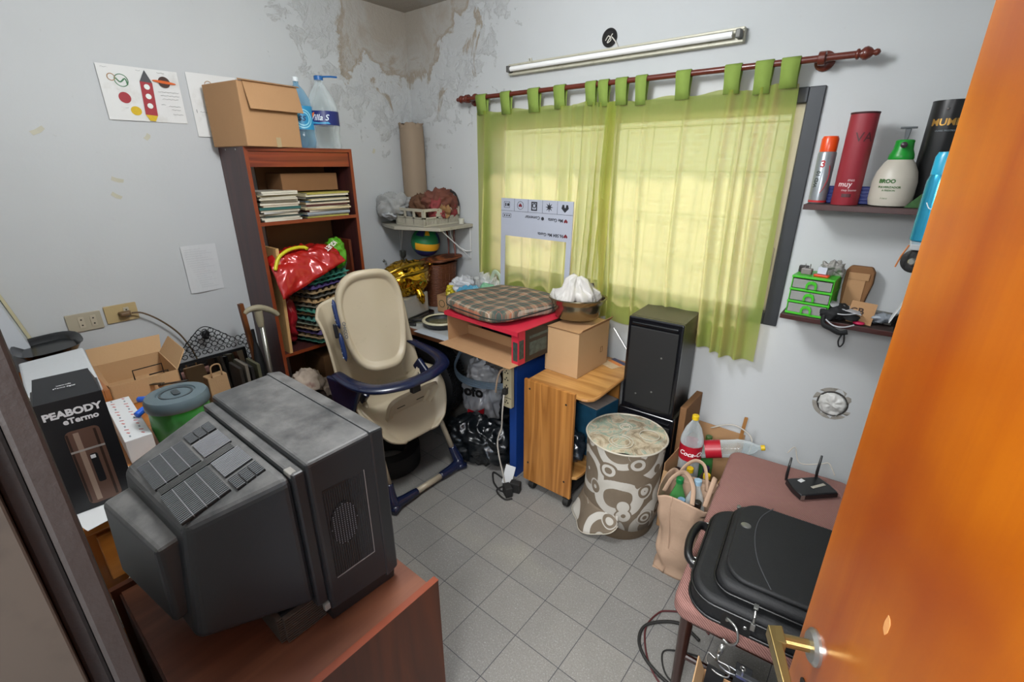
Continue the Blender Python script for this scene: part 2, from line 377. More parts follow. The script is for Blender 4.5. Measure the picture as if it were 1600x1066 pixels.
# ---------------------------------------------------------------- curtain rod and curtains
m_rod = M('dark_red_wood', '#5e2415', .35, 0, .25, 20, coat=.4)
RY, RZ = YW-.075, 2.075
rod = thing('curtain_rod', 'dark red wooden curtain pole with turned ends above the window', 'curtain rod', (-2.27, RY, RZ))
part('pole', xf(lathe([(.0125, 0), (.0125, 2.0)], 16), R('Y', 90)), m_rod, rod, smooth=True)
fin = [(.0125, 0), (.018, .004), (.018, .010), (.012, .014), (.021, .024), (.023, .034), (.017, .046), (.008, .054), (.012, .062), (.010, .070), (.002, .075)]
part('finial', xf(lathe(fin, 20), T(2.0, 0, 0) @ R('Y', 90)), m_rod, rod, smooth='all'); part('finial', xf(lathe(fin, 20), R('Y', -90)), m_rod, rod, smooth='all')
for bx in (.02, 1.985 - .09):
    part('bracket', join(xf(lathe([(.036, 0), (.036, .01), (.028, .018), (.016, .022)], 24), T(bx, YW-RY, 0) @ R('X', 90)), xf(lathe([(.012, 0), (.012, .06)], 12), T(bx, YW-RY, 0) @ R('X', 90)), xf(lathe([(.024, -.012), (.024, .012)], 20), T(bx, 0, 0) @ R('Y', 90))), m_rod, rod, bev=.002, smooth=True)
def curtmat():
    m, nt, b = nodes('green_curtain_voile'); out = nt.nodes['Material Output']; v = coord(nt)
    c = mix(nt, noise_n(nt, coord(nt, (60, 60, 4)), 3, 3), '#86a83e', '#9aba54')
    b.inputs['Roughness'].default_value = .85; b.inputs['Specular IOR Level'].default_value = .1; nt.links.new(c, b.inputs['Base Color'])
    tl = nt.nodes.new('ShaderNodeBsdfTranslucent'); tl.inputs[0].default_value = hx('#f6dab4')
    tp = nt.nodes.new('ShaderNodeBsdfTransparent'); tp.inputs[0].default_value = hx('#f2f0c8')
    m1 = nt.nodes.new('ShaderNodeMixShader'); m1.inputs[0].default_value = .55; nt.links.new(b.outputs[0], m1.inputs[1]); nt.links.new(tl.outputs[0], m1.inputs[2])
    m2 = nt.nodes.new('ShaderNodeMixShader'); m2.inputs[0].default_value = .2; nt.links.new(m1.outputs[0], m2.inputs[1]); nt.links.new(tp.outputs[0], m2.inputs[2])
    nt.links.new(m2.outputs[0], out.inputs[0]); return m
m_cur = curtmat()
m_tab = M('green_tab_cloth', '#7d9440', .85, 0, .08, 40)
def curtain(label, xa, xb, zt, zb, tabs, seed, folds):
    o = thing('curtain', label, 'curtain', (0, 0, 0), group=None)
    def fn(u, v):
        x = xa + (xb+.04*v*(xb > -1)-xa)*u; zbb = zb(u); ztt = zt(u); z = ztt + (zbb-ztt)*v
        y = RY + .012
        for fx, w, a in folds:
            y -= a*(.35+.65*min(1, v*1.8)) * math.exp(-((x-fx-.02*math.sin(3*v+seed))/w)**2)
        y += .006*noise.noise(Vector((x*9, v*2, seed))) + .012*v*noise.noise(Vector((x*3.5, v*1.2, seed+5)))
        y += (.004+.006*v)*math.sin(x*34+seed+1.3*math.sin(v*2.2))
        x += .014*math.sin((x-xa)*40)*min(1, v*2+.3)*.5 + .012*v*noise.noise(Vector((x*4, v*2, seed+9)))
        return (x, min(y, YW-.025), z)
    part('fabric', sheet(fn, 150, 60), m_cur, o, smooth='all')
    for a, b_ in tabs:
        xm = (a-xa)/(xb-xa); zz = zt(min(1, max(0, xm)))
        w = b_-a
        prof = [(RY+.012, zz-.02), (RY+.013, zz+.02), (RY+.016, RZ), (RY+.010, RZ+.013), (RY, RZ+.017), (RY-.010, RZ+.013), (RY-.016, RZ), (RY-.006, zz+.02), (RY-.002, zz-.02)]
        V = []; F = []
        for i, (y, z) in enumerate(prof): V += [Vector((a + .002*math.sin(i), y, z)), Vector((b_ - .002*math.sin(i*2), y, z))]
        for i in range(len(prof)-1): F.append((2*i, 2*i+1, 2*i+3, 2*i+2))
        part('tab', (V, F), m_tab, o, solid=.0016, smooth='all')
    return o
curtain('left green tab top curtain panel, narrower of the two, behind the white cut-out frame', -2.19, -1.235, lambda u: 1.995 + .006*math.sin(u*25), lambda u: .80 + .05*(1-u)**2,
        [(-2.17, -2.09), (-1.975, -1.905), (-1.775, -1.70), (-1.60, -1.53), (-1.405, -1.345), (-1.33, -1.275)], 1.0,
        [(-2.12, .022, .05), (-1.95, .02, .03), (-1.74, .015, .022), (-1.56, .02, .06), (-1.50, .010, .04), (-1.42, .012, .06), (-1.375, .009, .045), (-1.33, .010, .06), (-1.28, .010, .05)])
curtain('right green tab top curtain panel, the wide one hanging behind the black speaker', -1.275, -.440, lambda u: 1.985 + .012*u + .006*math.sin(u*22), lambda u: .885 - .07*u - .015*math.sin(u*9),
        [(-1.235, -1.175), (-1.13, -1.075), (-.935, -.87), (-.725, -.66), (-.605, -.54), (-.51, -.445)], 4.0,
        [(-1.255, .011, .055), (-1.20, .012, .045), (-1.06, .012, .02), (-.86, .014, .025), (-.67, .014, .055), (-.615, .010, .05), (-.555, .012, .06), (-.50, .014, .05), (-.95, .06, .008)])
# ---------------------------------------------------------------- fixtures on the walls
fl = thing('fluorescent_fixture', 'old white fluorescent batten with one bare tube above the curtain pole', 'light fixture', (-1.955, YW, 2.205))
m_enam = M('yellowed_enamel', '#b9b6a4', .45, .1, .1, 14, dirt=('#8d8874', 18, .58))
part('housing', join(box(0, 1.27, -.03, 0, -.028, .028), box(.0, 1.27, -.036, -.03, .018, .028), box(.0, 1.27, -.036, -.03, -.028, -.018)), m_enam, fl, bev=.002)
part('tube', xf(lathe([(.013, 0), (.013, 1.2)], 18), T(.03, -.052, 0) @ R('Y', 90)), M('opal_glass_tube', '#eeeeec', .15, 0, .02, spec=.6), fl, smooth=True)
for x in (.008, 1.245): part('tube_holder', join(box(x, x+.02, -.068, -.028, -.016, .016)), M('lamp_holder', '#5c5c58', .5, .3), fl, bev=.003)
part('mounting_hook', tube([(.13, -.01, .028), (.13, -.012, .045), (.145, -.012, .045), (.145, -.01, .028)], .004), m_enam, fl)
jb = thing('wall_junction', 'round open hole with loose wires above the fluorescent light', 'junction hole', (-1.33, YW, 2.285))
part('recess', xf(join(lathe([(.036, -.002), (.042, .004), (.036, .006), (.030, .002)], 24)), R('X', 90)), M('hole_black', '#151414', .8), jb)
part('wire', join(tube([(-.02, -.006, -.01), (0, -.014, .006), (.012, -.01, -.012), (-.006, -.014, -.022), (.02, -.01, .014)], .0025, smooth=4), tube([(.016, -.01, .0), (.04, -.012, -.025), (.06, -.014, -.06)], .0028, smooth=4)), M('pale_wire', '#c9c6bd', .5), jb)
ph = thing('wall_hole', 'round pipe hole in the wall stuffed with white crumpled plastic', 'hole', (-.062, YW, .672))
part('rim', xf(lathe([(.062, -.002), (.060, .003), (.054, .004), (.054, -.001)], 30), R('X', 90)), M('rough_dark_rim', '#3a3734', .9), ph)
part('plastic_filling', xf(crumple(ball((0, 0, 0), (.054, .054, .018), 36, 20), .014, 30, 3), R('X', 90)), M('white_plastic_sheet', '#c8c8c4', .35, 0, .1, 40), ph, smooth='all')
part('chipped_plaster', xf(crumple(lathe([(.055, 0), (.078, .001)], 30, cap0=False, cap1=False), .006, 25, 2), R('X', 90)), M('raw_plaster', '#8f8b83', .9), ph)
# sockets
m_pl = M('beige_plastic', '#a8a08c', .5, 0, .05); m_dk = M('black_slot', '#1b1a18', .7)
def plate(name, label, y, z, mm, slots):
    o = thing(name, label, 'outlet', (X0, y, z)); part('plate', xf(prism(rrect(.128, .085, .004), 0, .009), FX), mm, o, bev=.0015)
    for sx in slots:
        part('socket', xf(join(prism(rrect(.022, .05, .003), .009, .012)), T(0, sx, 0) @ FX), M('socket_beige', '#b3aa96', .5), o)
        part('slot', join(*[xf(prism(disc(.0035, 10, 0, dz), .012, .0126), T(0, sx, 0) @ FX) for dz in (-.013, .013)]), m_dk, o)
    return o
plate('wall_outlet', 'grey beige double wall outlet with nothing plugged in', .345, 1.005, m_pl, (-.012, .032))
plate('wall_outlet', 'yellowed wall outlet with the brown plug in it', .487, 1.015, M('yellowed_plastic', '#b39e72', .5), (0.02,))
pc = thing('power_cord', 'brown power cord plugged into the yellowed outlet and hanging down', 'cord', (X0+.012, .50, 1.012))  # power cord with its brown plug
part('plug', xf(join(frust(-.012, .012, -.03, .022, 0, -.009, .009, -.024, .014, .034)), R('Y', 90)), M('brown_plug', '#6b5338', .45), pc, bev=.005, smooth=True)
part('cable', tube([(.02, .02, 0), (.03, .06, -.008), (.03, .12, -.06), (.028, .18, -.14), (.024, .215, -.22), (.022, .24, -.32), (.03, .26, -.50)], .0042, smooth=6), M('brown_cable', '#5c4a34', .5), pc, smooth='all')
# paper drawings (own simple shapes: planets and a rocket)
m_pap = M('drawing_paper', '#d9dad8', .8, 0, .03, 5, dirt=('#c6c5bf', 6, .55))
INK = lambda n, c: M(n, c, .8, 0, .15, 60)
def fl2(name, poly, m, par, z=.0012): return part(name, xf(prism(poly, z, z+.0005), FX), m, par)
dr = thing('drawing', 'child\'s poster of a red rocket and planets taped to the left wall', 'drawing', (X0+.006, .808, 2.0), rot=(0, 0, 0))
part('sheet', xf(sheet(lambda u, v: ((u-.5)*.31, (v-.5)*.225, .003*math.sin(u*6)+.002*v), 12, 6), FX), m_pap, dr, solid=.0008)
rk = R('Z', 0)
def rp(pts, dx=0, dy=0, a=0): return [(dx+x*math.cos(a)-y*math.sin(a), dy+x*math.sin(a)+y*math.cos(a)) for x, y in pts]
fl2('rocket_nose', rp([(-.024, .06), (0, .11), (.024, .06)], .015, -.005, -.06), INK('ink_grey', '#4e4f52'), dr, .005)
fl2('rocket_body', rp([(-.024, .06), (.024, .06), (.024, -.08), (-.024, -.08)], .015, -.005, -.06), INK('ink_red', '#a03a40'), dr, .005)
fl2('rocket_flame', rp([(-.024, -.08), (.024, -.08), (.012, -.105), (-.01, -.105)], .015, -.005, -.06), INK('ink_yellow', '#cfae2c'), dr, .005)
for dy in (.04, 0, -.04): fl2('porthole', rp(disc(.0115, 16, 0, dy), .015, -.005, -.06), INK('ink_pale', '#dfe7e2'), dr, .006)
fl2('planet', disc(.023, 24, -.078, -.018), INK('ink_red', '#a03a40'), dr, .005); fl2('planet', disc(.021, 24, -.047, -.07, .019), INK('ink_yellow', '#cfae2c'), dr, .005)
fl2('planet', disc(.024, 24, .092, .062), INK('ink_brown', '#4a3630'), dr, .005); fl2('planet_ring', rp(disc(.048, 24, 0, 0, .006), .092, .062, -.08), INK('ink_orange', '#d2622a'), dr, .006)
part('planet_outline', xf(join(tube([(x, y, .005) for x, y in disc(.025, 20, -.075, .052)], .0018, 5, True), tube([(x, y, .005) for x, y in [(-.095, .06), (-.08, .045), (-.06, .06), (-.055, .035)]], .003, 5, smooth=4)), FX), INK('ink_green', '#4f7f5c'), dr)
part('comet_outline', xf(join(tube([(x, y, .005) for x, y in disc(.014, 14, -.11, .062)], .002, 5, True)), FX), INK('ink_tan', '#b08f70'), dr)
random.seed(3)
part('handwriting', xf(join(*[tube([(x0 + i*.006, y0 + .0016*math.sin(i*2.1+j) , .004) for i in range(n)], .0005, 4) for j, (x0, y0, n) in enumerate([(-.14, .1, 7), (-.012, .1, 4), (.07, .1, 6), (.06, .02, 15), (.065, .005, 14), (.07, -.01, 12), (.09, -.04, 9), (.1, -.055, 7), (.1, -.075, 8), (-.1, .015, 3), (-.085, -.06, 3), (.06, -.035, 4)])]), FX), INK('pencil', '#77787a'), dr)
d2 = thing('drawing', 'second poster with outlined cartoon shapes half hidden by the cardboard box', 'drawing', (X0+.006, 1.115, 1.975))
part('sheet', xf(sheet(lambda u, v: ((u-.5)*.23, (v-.5)*.29, .003*math.sin(u*6)), 8, 6), FX), m_pap, d2, solid=.0008)
random.seed(5)
def vline(n, col, pts, r=.0016): part(n, xf(tube([(x, y, .005) for x, y in pts], r, 5, smooth=5), FX), col, d2)
for i, cc in enumerate(['ink_tan', 'ink_green', 'ink_grey', 'ink_tan', 'ink_green', 'ink_grey', 'ink_yellow', 'ink_grey', 'ink_tan']):
    x, y = -.035 + .02*random.random(), .10 - .023*i; part('doodle', xf(tube([(x+.014*math.cos(a)*(.6+.6*random.random()), y+.014*math.sin(a), .005) for a in [k*.8 for k in range(8)]], .0017, 5, True, smooth=3), FX), _M[cc], d2)
part('handwriting', xf(join(tube([(-.085+.005*i, -.03+.002*math.sin(2*i), .004) for i in range(12)], .0007, 4), box(-.1, -.098, -.035, -.02, .003, .004)), FX), _M['pencil'], d2)
nt_ = thing('note', 'small pale sheet of faint handwriting taped low on the left wall', 'note', (X0+.006, .88, 1.172))
part('sheet', xf(sheet(lambda u, v: ((u-.5)*.165, (v-.5)*.25, .004*math.sin(u*5+v*3)), 8, 6), FX), M('note_paper', '#c9cbcc', .8, 0, .03), nt_, solid=.0008)
part('handwriting', xf(join(*[tube([(-.07+.006*i, .105-.012*j+.001*math.sin(2.3*i+j), .0055+.003*math.sin(5*(.45+.036*i/1)+2)) for i in range(int(14+8*((j*7)%3)/2))], .0004, 4) for j in range(18)]), FX), M('faint_ink', '#9fa3a8', .8), nt_)
m_tape = M('old_tape', '#b6b39f', .45)
for y, z, a, w, l in ((.40, 1.83, 30, .05, 'near the rocket poster\'s lower left'), (.62, 1.63, -18, .045, 'below the rocket poster, upper one'), (.60, 1.56, -35, .04, 'below the rocket poster, lower one'),
                  (.78, 1.82, 50, .03, 'right under the rocket poster'), (2.05, 1.78, 60, .03, 'between bookcase and room corner')):
    solo('tape_scrap', 'scrap of yellowed adhesive tape on the left wall, ' + l, 'tape', xf(prism([(-w/2, -.008), (w*.1, -.011), (w/2, -.006), (w/2, .009), (-.1*w, .007), (-w/2, .01)], 0, .0008), FX @ R('Z', a)), m_tape, (X0+.001, y, z), group='tape scraps on the left wall')
solo('wall_hook', 'small metal hook screwed to the left wall above the gold balloon', 'hook', join(xf(lathe([(.012, 0), (.010, .004)], 14), R('Y', 90)), tube([(0, 0, 0), (.025, 0, .0), (.032, 0, -.012), (.022, 0, -.024), (.012, 0, -.018)], .0035, smooth=4)), m_steel, (X0, 2.045, 1.035), smooth='all')
# ================================================================ left side of the room
m_kraft = M('cardboard', '#ab8560', .85, 0, .08, 5, .1, 120, spec=.2); m_kraft2 = M('pale_cardboard', '#b8956e', .85, 0, .07, 5, .1, 120, spec=.2); m_kraftd = M('brown_cardboard', '#7d5a3c', .85, 0, .1, 5, spec=.2)
m_mah = wood('mahogany_veneer', '#4a1b10', '#74301a', 'Z', 1.2, .38, .25, 5); m_mahd = wood('dark_mahogany_veneer', '#33191a', '#4b2523', 'Z', 1.2, .45, .15, 5); m_mahe = M('mahogany_edge', '#7d3618', .4, 0, .15, 20, coat=.2)
m_mahx = wood('mahogany_veneer_flat', '#5a2212', '#8a3c1f', 'Y', 1.2, .38, .25, 5)
# ---------------- bookcase
bk = thing('bookcase', 'tall dark mahogany bookcase standing against the left wall', 'bookcase', (X0+.004, 1.08, 0))
D, Wd = .30, .60
part('side_panel', box(0, D-.003, 0, .018, 0, 1.78), m_mahd, bk); part('side_panel', box(0, D-.003, Wd-.018, Wd, 0, 1.78), m_mahd, bk)
for y in (0, Wd-.018): part('edge_strip', box(D-.003, D, y, y+.018, 0, 1.78), m_mahe, bk)
part('top_panel', box(0, D, .018, Wd-.018, 1.762, 1.78), m_mahx, bk); part('top_rail', box(D-.03, D-.012, .018, Wd-.018, 1.685, 1.762), m_mahx, bk)
for z in (1.395, .655, .05): part('shelf_board', box(.01, D-.006, .018, Wd-.018, z, z+.018), m_mahd, bk); part('edge_strip', box(D-.006, D, .018, Wd-.018, z, z+.018), m_mahe, bk)
part('back_panel', box(.0, .006, .018, .14, .05, 1.76), m_kraftd, bk); part('back_panel', box(.0, .006, .165, Wd-.018, .05, 1.76), m_kraftd, bk)
for x in (.05, .17): part('screw', xf(lathe([(.005, -.001), (.004, .0015)], 10), T(x+.04, 0, 1.768) @ R('X', 90)), m_steel, bk)
BX = X0 + .004
solo('wooden_board', 'loose dark red board standing inside the right of the bookcase\'s middle bay', 'board', join(box(0, .2, 0, .016, 0, .59)), m_mah, (BX+.06, 1.615, .674), rot=(0, 0, 0))
solo('wooden_board', 'pale chipboard plank standing upright at the left front of the egg trays', 'board', join(box(-.2, .0, 0, .016, 0, .60)), wood('chipboard', '#b98d57', '#cfa66d', 'Z', 6, .7, 0, 9), (BX+.305, 1.125, .674), rot=(-2, 0, 0))
# cardboard box on top
cb = thing('cardboard_box', 'large closed cardboard box on top of the bookcase', 'cardboard box', (BX+.175, 1.20, 1.78), rz=8)
part('box_body', box(-.15, .15, -.135, .165, 0, .285), m_kraft, cb, bev=.004); part('flap', hexa([(.151, -.13, .285), (.158, .185, .285), (.156, .185, .29), (.15, -.13, .29), (.168, -.128, .285), (.168, .187, .285), (.15, .187, .293), (.15, -.13, .293)]), m_kraft, cb)
part('hanging_flap', hexa([(.150, -.11, .285), (.150, .175, .285), (.176, .18, .165), (.176, -.105, .165), (.154, -.11, .289), (.154, .175, .289), (.180, .18, .166), (.180, -.105, .166)]), m_kraft, cb)
part('packing_tape', join(box(.150, .1515, .02, .045, 0, .045)), clear('shiny_tape', '#d9c39a', .5, .2), cb)
# bottles
m_pet = clear('clear_plastic', '#eef4f5', .12, .08); m_petb = clear('blue_plastic', '#a9cfe4', .22, .08); m_petg = clear('green_plastic', '#5fae62', .35, .1)
def petprof(h, r, neck=.014): 
    return [(.3*r, .004), (r*.85, 0), (r, .02*h/.3), (r, h*.22), (r*.96, h*.24), (r, h*.26), (r, h*.55), (r*.97, h*.6), (r*.86, h*.72), (r*.5, h*.86), (neck, h*.93), (neck, h)]
def bottle(name, label, loc, h, r, mp, cap, band=None, txt=None, rot=None, group=None, cat='bottle', neck=.014, ang=-30, bz=(.33, .55), tcol='#ffffff', tsz=.5, liquid=None, prof=None):
    o = thing(name, label, cat, loc, rot=rot or (0, 0, 0), group=group)
    part('bottle_body', lathe(prof or petprof(h, r, neck), 28, cap0=True, cap1=False), mp, o, smooth=True, ang=60)
    part('cap', lathe([(neck+.002, h-.008), (neck+.002, h+.012), (neck, h+.014)], 18), M('cap_' + cap, cap, .4), o, smooth=True)
    if band:
        z0, z1 = bz[0]*h, bz[1]*h
        bd = part('label_band', lathe([(r+.0008, z0), (r+.0008, z1)], 32, cap0=False, cap1=False), M('label_' + band, band, .4), o, smooth='all')
        if txt: part('lettering', wrap(text(txt, (z1-z0)*tsz, .0002, shear=.3, bold=.0005), r+.0014, ang, (z0+z1)/2), M('ink' + tcol, tcol, .5), bd)
    if liquid: part('liquid', lathe([(r*.8, .008), (r*.95, .02), (r*.96, liquid[1]*h)], 24), M('liquid_' + liquid[0], liquid[0], .1), o, smooth=True)
    return o
b1 = bottle('water_bottle', 'blue tinted water bottle with white cap, behind the big one on the bookcase', (BX+.16, 1.475, 1.78), .345, .070, m_petb, '#d5dcdf', '#2a8ab8', 'ess', ang=-35, bz=(.28, .62), tcol='#12305c', tsz=.45)
part('label_swirl', wrap(join(*[ring2d(.03+.012*k, .036+.012*k, .0002, .0008, 24, .02, 0) for k in range(2)]), .0712, -35, .15), M('label_pale_blue', '#8fd0e2', .4), b1)
bp = [(.02, .006), (.078, 0), (.084, .015), (.078, .04), (.084, .06), (.078, .085), (.083, .11), (.083, .12), (.083, .195), (.082, .21), (.078, .235), (.055, .285), (.030, .325), (.024, .335), (.022, .36)]
b2 = bottle('water_jug', 'large clear water jug with blue cap and dark blue label on the bookcase', (BX+.195, 1.592, 1.78), .36, .083, m_pet, '#1f5f9f', '#202a6a', 'Villa S', ang=-48, bz=(.34, .54), tcol='#dfeaf5', tsz=.6, neck=.022, prof=bp)
part('cap_handle', tube([(.0, .02, .372), (.03, .06, .374), (.05, .085, .372)], .005, 6), _M['cap_#1f5f9f'], b2)
part('label_art', wrap(join(prism([(-.058, .004), (-.05, .03), (-.036, .022), (-.02, .03), (-.026, .01), (-.036, -.012), (-.05, .0)], 0, .0006)), .0836, -48, .158), M('label_orange', '#e06a2a', .5), b2)
part('label_art', wrap(prism([(-.1, -.03), (.06, -.03), (.05, -.02), (0, -.024), (-.06, -.016)], 0, .0006), .0836, -48, .158), M('label_cyan', '#3f9cc8', .5), b2)
# books and magazines
random.seed(11)
pc_ = ['#c9c4b4', '#d7d2c4', '#2f3d3a', '#b9a98f', '#c8c8c8', '#e0d9c9', '#2c5a56', '#b5987e', '#d5cfc0', '#3a332e', '#c2bba8', '#cfc9be', '#8d8468', '#d8d3c6']
pc2 = ['#a59a4c', '#2a4d7c', '#8f959b', '#5a2a26', '#c9b891', '#d9cfae', '#4a2528', '#b89f74', '#3d5f77', '#d0c090', '#30333a', '#c9bf9e']
m_pages = M('page_edges', '#cbc5b5', .85, 0, .12, 200)
NAMES = {'left paper stack': ['ivory', 'white', 'dark green', 'beige', 'light grey', 'cream', 'teal', 'tan', 'sand', 'dark brown', 'stone', 'off-white', 'olive grey', 'pale', 'buff'],
         'right paper stack': ['olive', 'blue', 'grey', 'dark red', 'beige', 'cream', 'maroon', 'tan', 'slate blue', 'pale yellow', 'black', 'ivory', 'moss']}
def stack(n, y0, y1, cols, base, hmax, where, grp):
    z = base
    for i in range(n):
        t = hmax/n*random.uniform(.7, 1.25); w = (y1-y0)*random.uniform(.86, .99); dpt = .2*random.uniform(.9, 1.05)
        col = cols[i % len(cols)]
        kd = NAMES[where]; kind = kd[i]
        pos = 'lying bottommost in the' if i == 0 else 'lying topmost in the' if i == n-1 else 'lying between the %s and %s ones in the' % (kd[i-1], kd[i+1])
        o = thing('magazine', '%s magazine %s %s' % (kind, pos, where), 'magazine', (BX+.185+random.uniform(-.012, .012), (y0+y1)/2+random.uniform(-.008, .008), z), rz=random.uniform(-5, 5), group=grp)
        part('pages', box(-dpt/2+.003, dpt/2-.003, -w/2+.003, w/2-.003, .0012, t-.0012), m_pages, o)
        cv = M('cover_' + col, col, .4)
        part('cover', join(box(-dpt/2, dpt/2, -w/2, w/2, 0, .0012), box(-dpt/2, dpt/2, -w/2, w/2, t-.0012, t), box(-dpt/2, dpt/2, -w/2-.0008, -w/2, 0, t) if i % 2 else box(dpt/2, dpt/2+.0008, -w/2, w/2, 0, t)), cv, o)
        z += t + .0006
    return z
stack(15, 1.115, 1.335, pc_, 1.4135, .155, 'left paper stack', 'magazines in the left stack')
stack(13, 1.365, 1.645, pc2, 1.4135, .135, 'right paper stack', 'magazines in the right stack')
solo('cardboard_box', 'flat brown cardboard box lying on top of the right magazine stack', 'cardboard box', box(-.09, .09, -.175, .16, 0, .095), m_kraftd, (BX+.12, 1.46, 1.556), rz=0, bev=.003)
# egg trays
def eggmesh():
    s = .285
    def fn(u, v):
        a, b_ = u*6*PI*2/1.0, v*6*PI*2/1.0
        e = min(u, 1-u, v, 1-v)*14; e = min(1, e)
        h = .019*math.cos((u-.5)*6*2*PI)*math.cos((v-.5)*6*2*PI)
        return ((u-.5)*s, (v-.5)*s, .02 + h*e)
    return sheet(fn, 42, 42)
eg = eggmesh(); random.seed(21)
ecols = ['#3f7a66', '#8a7454', '#4b3d66', '#8a7454', '#6b705f', '#3b6b60', '#a08159', '#35705c', '#6d6656', '#a08159', '#5d5a52', '#8a7454', '#47376a', '#3c8070', '#3f8a78']
emesh = {}
ename = ['green', 'brown', 'purple', 'light brown', 'grey', 'dark green', 'tan', 'bottle green', 'grey brown', 'sandy', 'dark grey', 'mid brown', 'violet', 'teal', 'mint green']
cn = {'#3f7a66': 'green', '#8a7454': 'brown', '#4b3d66': 'purple', '#6b705f': 'grey', '#3b6b60': 'dark green', '#a08159': 'tan', '#35705c': 'green', '#6d6656': 'grey', '#5d5a52': 'dark grey', '#47376a': 'violet', '#3c8070': 'green', '#3f8a78': 'green'}
for i, c in enumerate(ecols):
    nth = 'lying bottommost in the bookcase stack' if i == 0 else 'lying topmost in the bookcase stack' if i == len(ecols)-1 else 'lying between the %s and %s trays' % (ename[i-1], ename[i+1])
    o = solo('egg_tray', '%s pulp egg tray %s' % (ename[i], nth), 'egg tray', eg, M('pulp_' + c, c, .9, 0, .15, 25, .2, 150), (BX+.175+random.uniform(-.008, .008), 1.40+random.uniform(-.01, .01), .676+.0275*i), rz=14+random.uniform(-4, 4), rot=None, group='stacked egg trays in the bookcase', smooth='all', solid=.0045)
# crisp bags
m_redbag = M('red_shiny_foil', '#b0201c', .22, .15, .25, 6, spec=.8); m_grnbag = M('green_shiny_foil', '#5faa2c', .25, .15, .2, 8, spec=.8)
cr = thing('snack_bag', 'crumpled red shiny plastic bag with a yellow streak on top of the egg trays', 'bag', (BX+.20, 1.31, 1.165), rz=0)
def bagfn(u, v):
    y = (u-.5)*.40; x = (v-.35)*.34
    z = .045*math.sin(PI*min(1, max(0, v*1.0)))**.5*math.sin(PI*u)**.4 + .02 + .04*u
    if v > .6: z -= (v-.6)**1.3*.50*(1.15-u*.75); x -= (v-.6)*.12
    return (x, y, z)
part('bag_skin', crumple(sheet(bagfn, 60, 50), .022, 9, 4), m_redbag, cr, smooth='all', solid=.003)
part('printed_streak', crumple(tube([(.128, -.195, .0), (.115, -.165, .055), (.105, -.11, .088), (.09, -.04, .098), (.092, .0, .094), (.11, .01, .086)], .010, 8, smooth=6, sx=.9), .002, 30, 2), M('yellow_print', '#c9c022', .4), cr, smooth='all')
part('lettering', xf(text('IGUET', .038, .0004, bold=.001), T(.115, .15, .088) @ R('Y', 38) @ R('Z', -60)), M('white_print', '#e8dcd8', .5), cr)
solo('snack_bag', 'bright green shiny plastic bag end sticking out beside the red one', 'bag', blob((0, 0, 0), (.05, .055, .09), .025, 14, 6), m_grnbag, (BX+.245, 1.525, 1.19), rz=10, smooth='all')
solo('plastic_bag', 'thin pale green transparent bag behind the green one at the bookcase edge', 'plastic bag', blob((0, 0, 0), (.04, .04, .10), .02, 12, 8), M('pale_green_film', '#86a08c', .3), (BX+.17, 1.59, 1.09), smooth='all')
solo('plastic_bag', 'dark red glossy bag stuffed between the chipboard plank and the egg trays', 'plastic bag', blob((0, 0, 0), (.07, .035, .15), .02, 12, 9), M('dark_red_film', '#8c1620', .2, 0, .3, 8, spec=.8), (BX+.2, 1.195, .86), smooth='all')
# bottom bay
solo('cardboard_box', 'plain brown cardboard box in the bottom bay of the bookcase', 'cardboard box', box(-.12, .12, -.15, .15, 0, .50), m_kraftd, (BX+.14, 1.49, .07), bev=.003)
for i, (x, y, z, r, l) in enumerate([(.36, 1.17, .50, (.1, .075, .06), 'largest, by the bookcase edge'), (.40, 1.27, .44, (.08, .055, .04), 'middle of the row'), (.43, 1.34, .40, (.06, .04, .035), 'end one nearest the high chair')]):
    solo('cloth_bundle', 'off-white crumpled bundle with red print below the egg trays, ' + l, 'bundle', blob((0, 0, 0), r, .03, 16, 20+i), M('dirty_cream_cloth', '#b3a393', .8, 0, .2, 14, dirt=('#8f3d42', 15, .6)), (BX+x, y, z), rz=20*i, smooth='all')
solo('storage_sack', 'low dark sack on the floor under the off-white bundles', 'sack', blob((0, 0, .0), (.085, .17, .22), .02, 7, 31, floor=-.21), M('dark_sack', '#3c2f2a', .8), (BX+.40, 1.24, .215), smooth='all')
# ---------------- things leaning by the bookcase
cn_ = thing('walking_cane', 'walking cane with beige curved handle leaning beside the bookcase', 'cane', (-2.49, .965, 0))
part('shaft', tube([(0, 0, 0), (0, .0, .5), (0, .005, .93)], .012, 12), M('dull_chrome', '#8f8d85', .3, .85), cn_, smooth='all')
part('handle', tube([(0, -.065, .985), (0, -.045, 1.0), (0, 0, 1.003), (0, .045, .985), (0, .085, .955), (0, .095, .94)], [.009, .014, .016, .016, .014, .013], 12, smooth=5), M('beige_grip', '#8f8770', .5), cn_, smooth='all')
part('collar', lathe([(.014, .90), (.019, .93), (.020, .985)], 16), _M['beige_grip'], cn_, smooth=True)
solo('wooden_stick', 'brown square wooden stick leaning against the wall left of the cane', 'stick', box(-.011, .011, -.011, .011, 0, 1.0), wood('brown_stick_wood', '#4e2c17', '#77431f', 'Z', 2, .5, .1), (-2.66, 1.0, 0), rot=(3.2, 0, 10))
solo('umbrella', 'folded black umbrella between the mirror and the cane', 'umbrella', join(lathe([(.008, 0), (.03, .2), (.038, .5), (.02, .72), (.01, .78)], 12), tube([(0, 0, .78), (0, 0, .86)], .009)), M('black_cloth', '#17181b', .75), (-2.60, .975, 0), rot=(1, 0, 0), smooth=True)
